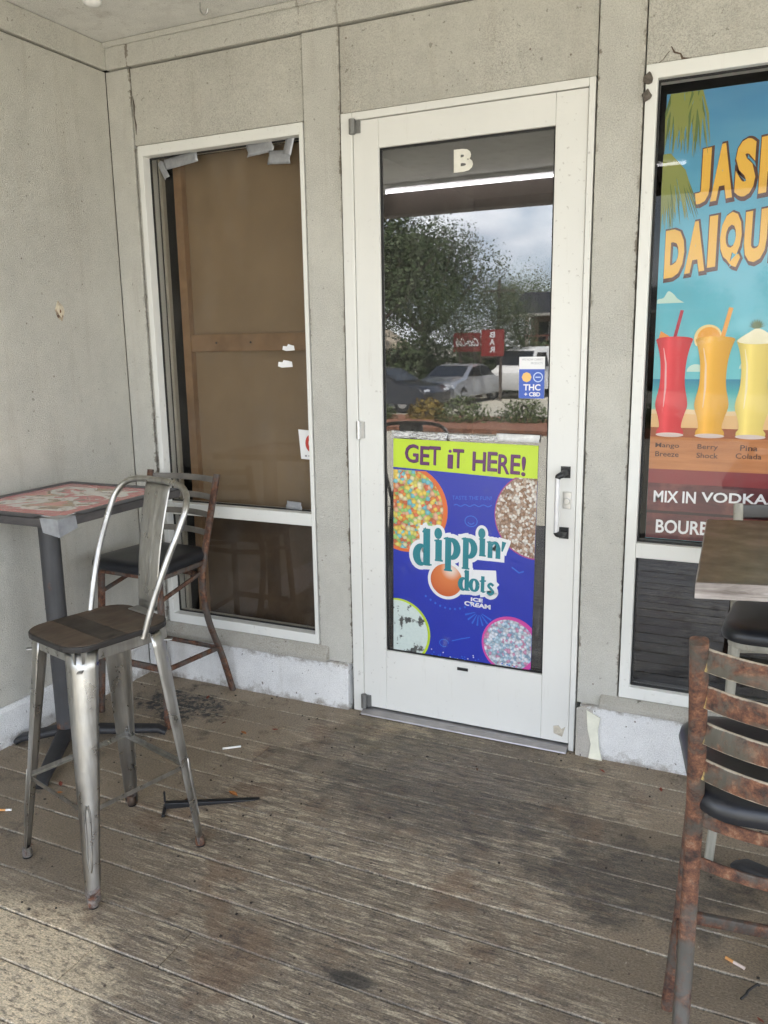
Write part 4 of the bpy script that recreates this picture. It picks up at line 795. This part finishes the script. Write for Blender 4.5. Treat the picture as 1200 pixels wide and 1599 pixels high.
ck = Flat(-.0006); ck.stroke([(.045, .055), (.055, .036), (.075, .028), (.082, .012), (.112, .008)], [.003, .006, .005, .010, .004]); ck.stroke([(.0, .006), (.02, .018), (.04, .042)], [.001, .002, .002]); ck.build('crack', plain('crack_brown', (.10, .07, .05), .9), sc_)
# cracks and rust runs on the panels
for nm, pts, lab in (('wall_crack', [(.141, 2.70), (.146, 2.66), (.143, 2.62), (.149, 2.58), (.147, 2.54)], 'dark flaking crack in the corner trim above the left window'),):
    t_ = thing(nm, lab, 'crack', (0, -.0006, 0)); Flat(.006).stroke(pts, [.002, .010, .006, .009, .002]).build('flake', plain('crack_dark', (.11, .09, .07), .9), t_)

# litter on the deck
def butt(x, y, a, lab, col=(.75, .74, .70), ln=.05):
    t = thing('cigarette_butt', lab, 'cigarette butt', (x, y, .0055), a, 'cigarette ends on the deck')
    MB().tube([(0, 0, 0), (ln, 0, .0004)], .0042, 10, up=(0, 0, 1)).build('paper', plain('cigarette_paper', col, .8), t, smooth=50)
    MB().tube([(-.022, 0, 0), (-.0002, 0, 0)], .0043, 10).build('filter', plain('cigarette_filter', (.72, .70, .64) if ln > .05 else (.62, .30, .10), .8), t, smooth=50)
butt(.875, -.545, R(38), 'white crushed cigarette end on the deck right of the steel stool', ln=.052); butt(.420, -1.245, R(25), 'cigarette end with orange filter on the deck at the far left', ln=.02); butt(2.80, -.985, R(-25), 'stubbed cigarette end on the deck beside the near rusty stool', (.66, .55, .48), .030)
stp = thing('metal_strip', 'black bent metal strip with a short upturned end lying behind the steel stool', 'metal strip', (.930, -1.000, 0), R(34))
MB().prism([(0, .0015), (.31, .0015), (.335, .004), (.0, .024)], 'y', -.010, .012).build('blade', M_BLACK, stp, bevel=.002); MB().box(-.006, .006, -.060, .014, .0015, .010).build('bent_end', M_BLACK, stp, bevel=.002); MB().box(-.003, .003, .004, .010, .022, .062).build('wire', M_BLACK, stp)
tw = MB().tube(catmull([(0, 0, .006), (.012, .018, .010), (.016, .034, .008), (.034, .058, .012), (.040, .066, .006)], 4), .0034, 6).build('twig', plain('dark_twig', (.02, .018, .016), .8), loc=(2.822, -1.112, 0), smooth=50); tag(tw, 'short black twig on the deck at the lower right', 'twig')
LEAF = [plain('leaf_orange', (.30, .11, .025), .8, var=.3), plain('leaf_brown', (.11, .055, .03), .85, var=.3), plain('leaf_red', (.20, .04, .02), .8, var=.3)]
def leaf(x, y, s, a, m, lab):
    o = MB(); rr = random.Random(x * 100 + y); z = lambda: .0025 + rr.random() * s * .22
    P_ = [(0, -s, .002), (s * .35, -s * .4, z()), (s * .42, s * .2, z()), (0, s, z()), (-s * .42, s * .2, z()), (-s * .35, -s * .4, z()), (0, 0, .002)]
    o.add(P_, [(6, i, (i + 1) % 6) for i in range(6)]); b = o.build('dry_leaf', LEAF[m], loc=(x, y, .0008), solid=.0005); b.rotation_euler = (0, 0, a); return tag(b, lab, 'leaf', 'dry leaves on the deck')
for x, y, s, a, m, lab in ((.491, -.170, .018, .4, 2, 'small red leaf on the deck in front of the rusty back stool'), (.853, -.402, .020, 1.2, 0, 'orange dry leaf on the deck beyond the white cigarette end'), (2.644, -.951, .016, .3, 0, 'tiny orange leaf on the deck left of the near rusty stool'), (2.806, -.522, .022, .6, 0, 'orange leaf on the deck seen below the near stool seat'), (.458, -1.03, .018, .9, 2, 'red brown leaf on the deck behind the front steel leg'), (.50, -1.08, .016, 2.2, 0, 'orange leaf flake left of the front steel leg'), (1.10, -.826, .024, 1.4, 0, 'orange leaf resting against the black metal strip'), (.97, -.93, .018, .2, 1, 'brown leaf beside the short end of the black metal strip'), (.96, -.324, .014, 2.0, 2, 'dark red leaf fleck on the boards left of the door'), (.72, -.36, .014, 2.9, 1, 'brown leaf fleck nearest the soot stain'), (2.30, -.12, .014, 1.0, 2, 'red leaf fleck near the cream patch right of the door'), (2.52, -.17, .014, .2, 2, 'red leaf fleck below the right window sill'), (.66, -1.36, .018, 1.9, 1, 'brown leaf just behind the left front foot of the steel stool'), (2.868, -1.16, .010, 1.0, 2, 'red leaf crumb at the lower right edge'), (1.86, -.30, .010, .5, 1, 'brown leaf crumb in front of the glass door')):
    leaf(x, y, s, a, m, lab)
rr = random.Random(5); cr = MB()
for i in range(200):
    x = rr.uniform(.05, 3.4); y = -abs(rr.gauss(0, .9)) - .02
    if y < -3.0: continue
    s = rr.uniform(.0010, .0032); cr.box(x - s, x + s * rr.uniform(.6, 2), y - s, y + s, .0014, .0022 + s * .8)
tag(cr.build('deck_crumbs', plain('dirt_crumbs', (.045, .036, .028), .9, var=.6, vscale=3)), 'scattered dirt crumbs on the deck boards', 'dirt', kind='stuff')

# fluorescent batten on the beam, lit (seen mirrored in the door glass)
tbx = thing('tube_lamp', 'long lit white tube lamp fixed under the porch ceiling by the beam', 'lamp', (-.30, -3.52, 2.86))
MB().box(0, 2.42, -.035, .035, .035, .068).build('batten', plain('batten_white', (.75, .75, .74), .4), tbx, bevel=.003)
MB().tube([(.02, 0, .014), (2.40, 0, .014)], .012, 12).build('tube', mat_emit('tube_glow', (1, .97, 1), 6.0), tbx, smooth=50)
for x in (.0, 2.40): MB().box(x, x + .02, -.016, .016, -.004, .036).build('end_cap', plain('cap_white', (.8, .8, .8), .4), tbx)

# ------------------------------------------------------------------ across the parking lot (mirrored in the door glass)
GZ = -.55
def leafmat(name, a, b):
    k = NT(name); rnd = k.n('ObjectInfo').outputs['Random']; c = k.ramp(k.noise(1.6, 4, .6), (.3, a), (.7, b)); k.bsdf(**{'Base Color': c, 'Roughness': .6, 'Specular IOR Level': .3}); return k.m
M_LEAF = [leafmat('foliage_deep', (.026, .045, .016), (.075, .105, .034)), leafmat('foliage_light', (.055, .085, .022), (.12, .145, .048))]
M_BARK = plain('bark', (.10, .080, .062), .9, var=.4, vscale=20, bump=.8)
def tree(x, y, h, r, seed, lab, mat, n=2600, base=.34, lean=0.0):
    rr = random.Random(seed); t = thing('tree', lab, 'tree', (x, y, GZ), 0, 'trees across the parking lot'); tk = MB()
    tops = []; p0 = Vector((0, 0, -.05)); p1 = Vector((lean * h * .2, 0, h * base))
    tk.tube(catmull([p0, (rr.uniform(-.1, .1), 0, h * base * .5), p1], 4), 1, 9, scale=None) if False else None
    path = catmull([p0, (rr.uniform(-.1, .1), 0, h * base * .5), p1], 4); tk.tube(path, 1.0, 9, scale=[.030 * h * (1 - .45 * i / (len(path) - 1)) for i in range(len(path))])
    for i in range(9):
        a = rr.uniform(0, 6.28); e = rr.uniform(.25, 1.2); l = r * rr.uniform(.75, 1.1); q = p1 + Vector((math.cos(a) * math.cos(e) * l, math.sin(a) * math.cos(e) * l, math.sin(e) * h * .52)); mid = (p1 + q) / 2 + Vector((0, 0, -.06 * h))
        path = catmull([p1 - Vector((0, 0, .1)), mid, q], 4); tk.tube(path, 1.0, 6, scale=[.015 * h * (1 - .85 * i / (len(path) - 1)) for i in range(len(path))]); tops += [q, (mid + q) / 2]
    tk.build('trunk', M_BARK, t, smooth=50)
    cl = MB(); cents = [(q, r * rr.uniform(.26, .46)) for q in tops] + [(p1 + Vector((rr.gauss(0, r * .35), rr.gauss(0, r * .35), h * rr.uniform(.12, .55))), r * rr.uniform(.25, .42)) for _ in range(9)]
    for i in range(n):
        c, cr_ = rr.choice(cents); d = Vector((rr.gauss(0, 1), rr.gauss(0, 1), rr.gauss(0, .75))); d.normalize(); p = c + d * cr_ * rr.uniform(.55, 1.12)
        s = rr.uniform(.04, .085) * (h / 8); u = Vector((rr.gauss(0, 1), rr.gauss(0, 1), rr.gauss(0, .6))).normalized(); w = u.cross(d + Vector((.01, .02, .3)))
        if w.length < .01: continue
        w.normalize(); cl.add([p - u * s, p + w * s * .55, p + u * s, p - w * s * .55], [(0, 1, 2, 3)])
    o = Flat(0); o.m = cl; o.build('crown', mat, t); return t
for a in ((-11.4, -24, 8.6, 3.3, 1, 'big dark spreading tree with a bare limb, left across the lot', M_LEAF[0], 7000), (-8.4, -30, 4.9, 2.4, 2, 'round mid green tree behind the red sign', M_LEAF[0], 4200), (-12.5, -34, 8.4, 3.6, 3, 'tall dark tree behind the big spreading tree', M_LEAF[0], 4600), (-5.4, -38, 5.3, 2.6, 4, 'light green tree beside the dark roofed building', M_LEAF[1], 4200),
          (-9.9, -42, 6.2, 3.0, 5, 'pale green tree in the far middle of the lot edge', M_LEAF[1], 3600), (-17, -30, 9, 3.8, 6, 'large tree at the far left of the lot', M_LEAF[0], 3600), (-2.0, -46, 6.4, 2.8, 7, 'distant light tree right of the building', M_LEAF[1], 3000), (4.5, -40, 7.2, 3.2, 8, 'tree at the right end of the lot', M_LEAF[0], 3000), (-22, -38, 9.5, 4, 9, 'far left tree at the lot boundary', M_LEAF[0], 3000), (11, -36, 8, 3.4, 10, 'rightmost tree by the lot boundary', M_LEAF[1], 3000)):
    tree(*a[:7], n=int(a[7] * 4.6))
MB().tube(catmull([(.8, 0, 3.6), (2.0, .1, 4.2), (3.1, 0, 4.9), (3.75, 0, 5.6)], 5), 1, 6, scale=[.05 * (1 - .7 * i / 15) for i in range(16)]).build('bare_limb', M_BARK, bpy.data.objects['tree'])
def shrub(x, y, r, h, seed, lab, mat, n=900, nm='shrub', grp='low shrubs in the planting bed', ls=1.0):
    rr = random.Random(seed); t = thing(nm, lab, 'shrub', (x, y, -.46), 0, grp); cl = MB(); st_ = MB()
    for i in range(7): a = rr.uniform(0, 6.28); st_.tube([(0, 0, 0), (math.cos(a) * r * .5, math.sin(a) * r * .4, h * .8)], .012, 5)
    st_.build('stem', M_BARK, t)
    for i in range(n):
        d = Vector((rr.gauss(0, 1), rr.gauss(0, 1), abs(rr.gauss(0, 1)))); d.normalize(); q = rr.uniform(.6, 1.05); p = Vector((d.x * r * q, d.y * r * .6 * q, d.z * h * q)); s = rr.uniform(.03, .065) * ls
        u = Vector((rr.gauss(0, 1), rr.gauss(0, 1), rr.gauss(0, 1))).normalized(); w = u.cross(d).normalized() if u.cross(d).length > .01 else Vector((0, 0, 1)); cl.add([p - u * s, p + w * s * .6, p + u * s, p - w * s * .6], [(0, 1, 2, 3)])
    o = Flat(0); o.m = cl; o.build('foliage', mat, t)
M_YEL = leafmat('foliage_golden', (.16, .12, .02), (.30, .20, .04))
for i, (x, r, h, m, lab) in enumerate(((-9.2, .75, .62, M_LEAF[0], 'dark low shrub at the left of the mulch bed'), (-7.6, .7, .55, M_LEAF[1], 'leafy low shrub left of the golden one'), (-6.1, .62, .62, M_YEL, 'golden leaved shrub in the mulch bed'), (-4.8, .85, .72, M_LEAF[1], 'wide green shrub right of the golden one'), (-3.2, .85, .66, M_LEAF[1], 'green shrub fourth from the left bed end'), (-1.6, .8, .6, M_LEAF[0], 'dark shrub near the bed middle'), (.2, .8, .6, M_LEAF[1], 'bright shrub near the bed right end'), (2.0, .8, .6, M_LEAF[0], 'last dark shrub at the bed right end'))): shrub(x, -18.0 - .3 * (i % 3), r, h, 40 + i, lab, m)
for i, (x, y, r, h, lab) in enumerate(((-15.5, -30.5, 2.2, 2.9, 'dense dark bush left of the cream hut'), (-11.8, -31.5, 2.0, 2.6, 'dense dark bush behind the parked dark car'), (-9.2, -33.0, 1.9, 2.5, 'dense dark bush behind the silver car'), (-6.6, -34.0, 1.8, 2.2, 'dense bush behind the white van'), (-20, -33, 2.6, 3.0, 'dense bush at the far left lot edge'), (1.5, -35, 2.4, 2.4, 'dense bush right of the dark roofed building'))): shrub(x, y, r, h, 70 + i, lab, M_LEAF[0], 4200, 'tall_bush', 'tall bushes along the lot edge', 2.2)
def wheel(t, x, y, r=.33):
    w = MB(); n = 22
    prof = [(r * .55, -.10), (r * .9, -.11), (r, -.07), (r, .07), (r * .9, .11), (r * .55, .10)]; vs = []
    for i in range(n): a = 2 * math.pi * i / n; vs += [(x + q * math.cos(a), y + v, r + q * math.sin(a)) for q, v in prof]
    m_ = len(prof); w.add(vs, [(i * m_ + j, ((i + 1) % n) * m_ + j, ((i + 1) % n) * m_ + (j + 1) % m_, i * m_ + (j + 1) % m_) for i in range(n) for j in range(m_)])
    o = w.build('wheel', plain('tyre_rubber', (.02, .02, .02), .85), t, smooth=40)
    MB().prism([(x + r * .56 * math.cos(2 * math.pi * i / 16), r + r * .56 * math.sin(2 * math.pi * i / 16)) for i in range(16)], 'y', y - .09, y + .09).build('rim', M_STEEL, o)
def car(name, lab, loc, rz, paint, prof, glass, wid, wx, lights, rear, grp=None):
    t = thing(name, lab, 'car' if 'van' not in name else 'van', loc, rz, grp); m = MB(); n = len(prof); hw = wid / 2; cols = []
    for f, k in ((-1.0, .93), (-.86, 1.0), (.86, 1.0), (1.0, .93)):
        m.v += [(x * (1 if abs(f) < .9 else .985), f * hw * (1 - .16 * max(0, z - .85) / .6), .22 + (z - .22) * (k if abs(f) > .9 else 1)) for x, z in prof]
    m.f = [tuple(range(n)), tuple(range(3 * n, 4 * n))[::-1]] + [(a * n + i, a * n + (i + 1) % n, (a + 1) * n + (i + 1) % n, (a + 1) * n + i) for a in range(3) for i in range(n)]
    m.build('body', paint, t, smooth=35, bevel=.02)
    M_CG = plain('car_glass', (.02, .023, .025), .06)
    for poly in glass:
        for s in (-1, 1):
            w = MB(); ym = lambda z: s * hw * (1 - .16 * max(0, z - .85) / .6) * 1.006; w.add([(x, ym(z), z) for x, z in poly] + [(x, ym(z) * .97, z) for x, z in poly], [tuple(range(len(poly))), tuple(range(len(poly), 2 * len(poly)))[::-1]] + [(i, (i + 1) % len(poly), len(poly) + (i + 1) % len(poly), len(poly) + i) for i in range(len(poly))]); w.build('window', M_CG, t)
    for (xa, za), (xb, zb) in lights['screens']:
        w = MB(); dx, dz = zb - za, -(xb - xa); l = math.hypot(dx, dz); ox, oz = dx / l * .012, dz / l * .012
        if oz < 0: ox, oz = -ox, -oz
        w.add([(xa + ox, -hw * .78, za + oz), (xa + ox, hw * .78, za + oz), (xb + ox, hw * .72, zb + oz), (xb + ox, -hw * .72, zb + oz)], [(0, 1, 2, 3)]); w.build('windscreen', M_CG, t, solid=.01)
    for x in wx:
        for s in (-1, 1): wheel(t, x, s * (hw - .11))
    for s in (-1, 1):
        MB().box(lights['fx'] - .03, lights['fx'] + .02, s * hw * .72 - .16, s * hw * .72 + .16, lights['fz'] - .07, lights['fz'] + .07).build('headlight', plain('lamp_glass', (.75, .76, .78), .1), t, bevel=.02)
        MB().box(rear[0] - .02, rear[0] + .03, s * hw * .76 - .12, s * hw * .76 + .12, rear[1] - .08, rear[1] + .08).build('tail_light', plain('tail_red', (.35, .01, .01), .2), t, bevel=.02)
sedan = [(-2.25, .30), (-2.30, .62), (-2.20, .92), (-1.65, .98), (-.95, 1.40), (-.2, 1.46), (.45, 1.40), (1.15, 1.00), (2.05, .86), (2.28, .66), (2.25, .30)]
def scene_cars():
    car('parked_car', 'dark saloon car parked under the big tree', (-9.4, -22.5, GZ), R(8), plain('charcoal_paint', (.035, .037, .042), .2, .3), sedan, [[(-1.45, 1.0), (-.92, 1.34), (-.28, 1.39), (-.28, 1.0)], [(-.18, 1.0), (-.18, 1.39), (.42, 1.34), (1.0, 1.02)]], 1.78, (-1.42, 1.42), dict(screens=[((1.12, 1.02), (.50, 1.38)), ((-1.58, 1.0), (-1.0, 1.38))], fx=2.22, fz=.70), (-2.28, .78))
    car('parked_car', 'silver saloon car parked between the dark car and the white van', (-8.2, -27.0, GZ), R(95), plain('silver_paint', (.45, .46, .47), .22, .6), sedan, [[(-1.45, 1.0), (-.92, 1.34), (-.28, 1.39), (-.28, 1.0)], [(-.18, 1.0), (-.18, 1.39), (.42, 1.34), (1.0, 1.02)]], 1.78, (-1.42, 1.42), dict(screens=[((1.12, 1.02), (.50, 1.38)), ((-1.58, 1.0), (-1.0, 1.38))], fx=2.22, fz=.70), (-2.28, .78))
    van = [(-2.5, .35), (-2.52, 1.2), (-2.45, 1.98), (-2.2, 2.05), (1.0, 2.05), (1.45, 1.92), (1.95, 1.28), (2.45, 1.05), (2.55, .7), (2.5, .35)]
    car('white_van', 'white box van parked beside the red sign', (-6.35, -31.5, GZ), R(104), plain('van_white', (.74, .73, .70), .35), van, [[(.55, 1.25), (.55, 1.82), (1.25, 1.82), (1.65, 1.30)]], 1.95, (-1.55, 1.6), dict(screens=[((1.92, 1.32), (1.48, 1.88))], fx=2.48, fz=.82), (-2.5, 1.0))
scene_cars()
bd = thing('roadside_building', 'low building with a dark roof and brick red railings across the lot', 'building', (-5.6, -36.5, GZ))
MB().box(-2.4, 4.6, -3, 0, 0, 3.6).build('wall', plain('tan_brick', (.24, .16, .115), .85, var=.25, vscale=30), bd)
rf = MB().prism([(-3.2, 3.55), (5.4, 3.55), (4.8, 4.5), (-2.4, 4.5)], 'y', -3.6, 1.3).build('roof', plain('dark_shingle', (.055, .058, .07), .85), bd)
MB().box(-3.25, 5.45, -3.65, 1.36, 3.44, 3.548).build('fascia', plain('fascia_pale', (.45, .42, .36), .7), rf)
MB().box(-2.4, 4.6, .001, 1.1, 1.55, 1.75).build('porch_floor', plain('porch_red', (.30, .10, .06), .8), bd)
for i in range(15): MB().box(-2.35 + i * .49, -2.29 + i * .49, 1.02, 1.08, 1.752, 2.50).build('railing_post', plain('rail_red', (.30, .11, .07), .7), bd)
MB().box(-2.4, 4.6, 1.0, 1.10, 2.502, 2.57).build('hand_rail', plain('rail_red2', (.30, .11, .07), .7), bd)
for x in (-2.3, 0.0, 2.2, 4.5): MB().box(x - .07, x + .07, .95, 1.09, 0, 3.435).build('porch_post', plain('post_pale', (.45, .38, .30), .7), bd)
for x in (-1.5, .8, 3.0):
    w = MB().box(x - .5, x + .5, .003, .05, 2.1, 3.2).build('window', plain('window_dark', (.03, .032, .035), .1), bd); MB().box(x - .02, x + .02, .051, .06, 2.1, 3.2).build('glazing_bar', M_WHITE, w)
hu = thing('cream_hut', 'small cream walled hut behind the big tree trunk', 'building', (-14.3, -32, GZ)); MB().box(-1.2, 1.2, -1.5, 0, 0, 2.1).build('wall', plain('cream_render', (.62, .52, .36), .8), hu); MB().prism([(-1.5, 2.05), (1.5, 2.05), (0, 3.0)], 'y', -1.8, .3).build('roof', plain('hut_roof', (.50, .42, .32), .8), hu); MB().box(-.35, .35, .002, .05, 0, 1.8).build('door', plain('hut_door', (.12, .08, .05), .7), hu)
sg = thing('drinks_sign', 'red drinks sign with white script beside a red upright panel', 'sign', (-7.75, -28, GZ), R(180))
M_RED = plain('sign_red', (.20, .022, .018), .5)
for x in (-.9, .75): MB().box(x - .05, x + .05, -.05, .05, 0, 2.5).build('post', M_BEAM, sg)
MB().box(-.10, 1.0, -.10, -.052, 1.90, 2.62).build('script_panel', M_RED, sg); text('letter', 'Coca-Cola', (-.02, .92, 2.10, 2.42), -.106, P_WHITE, sg, .02, lean=.35)
MB().box(-1.05, -.15, -.12, -.052, 1.72, 2.72).build('upright_panel', plain('sign_red2', (.28, .028, .022), .5), sg)
for i, ch in enumerate('BAR'): text('letter', ch, (-.70, -.48, 2.42 - i * .28, 2.64 - i * .28), -.126, P_WHITE, sg, .03)
up = thing('utility_pole', 'tall thin timber utility pole across the lot', 'pole', (-7.9, -31, GZ)); MB().tube([(0, 0, 0), (.03, 0, 4.8)], .075, 10, up=(0, 1, 0)).build('shaft', M_BARK, up, smooth=50); MB().box(-.7, .7, -.05, .05, 4.3, 4.4).build('cross_arm', M_BARK, up)
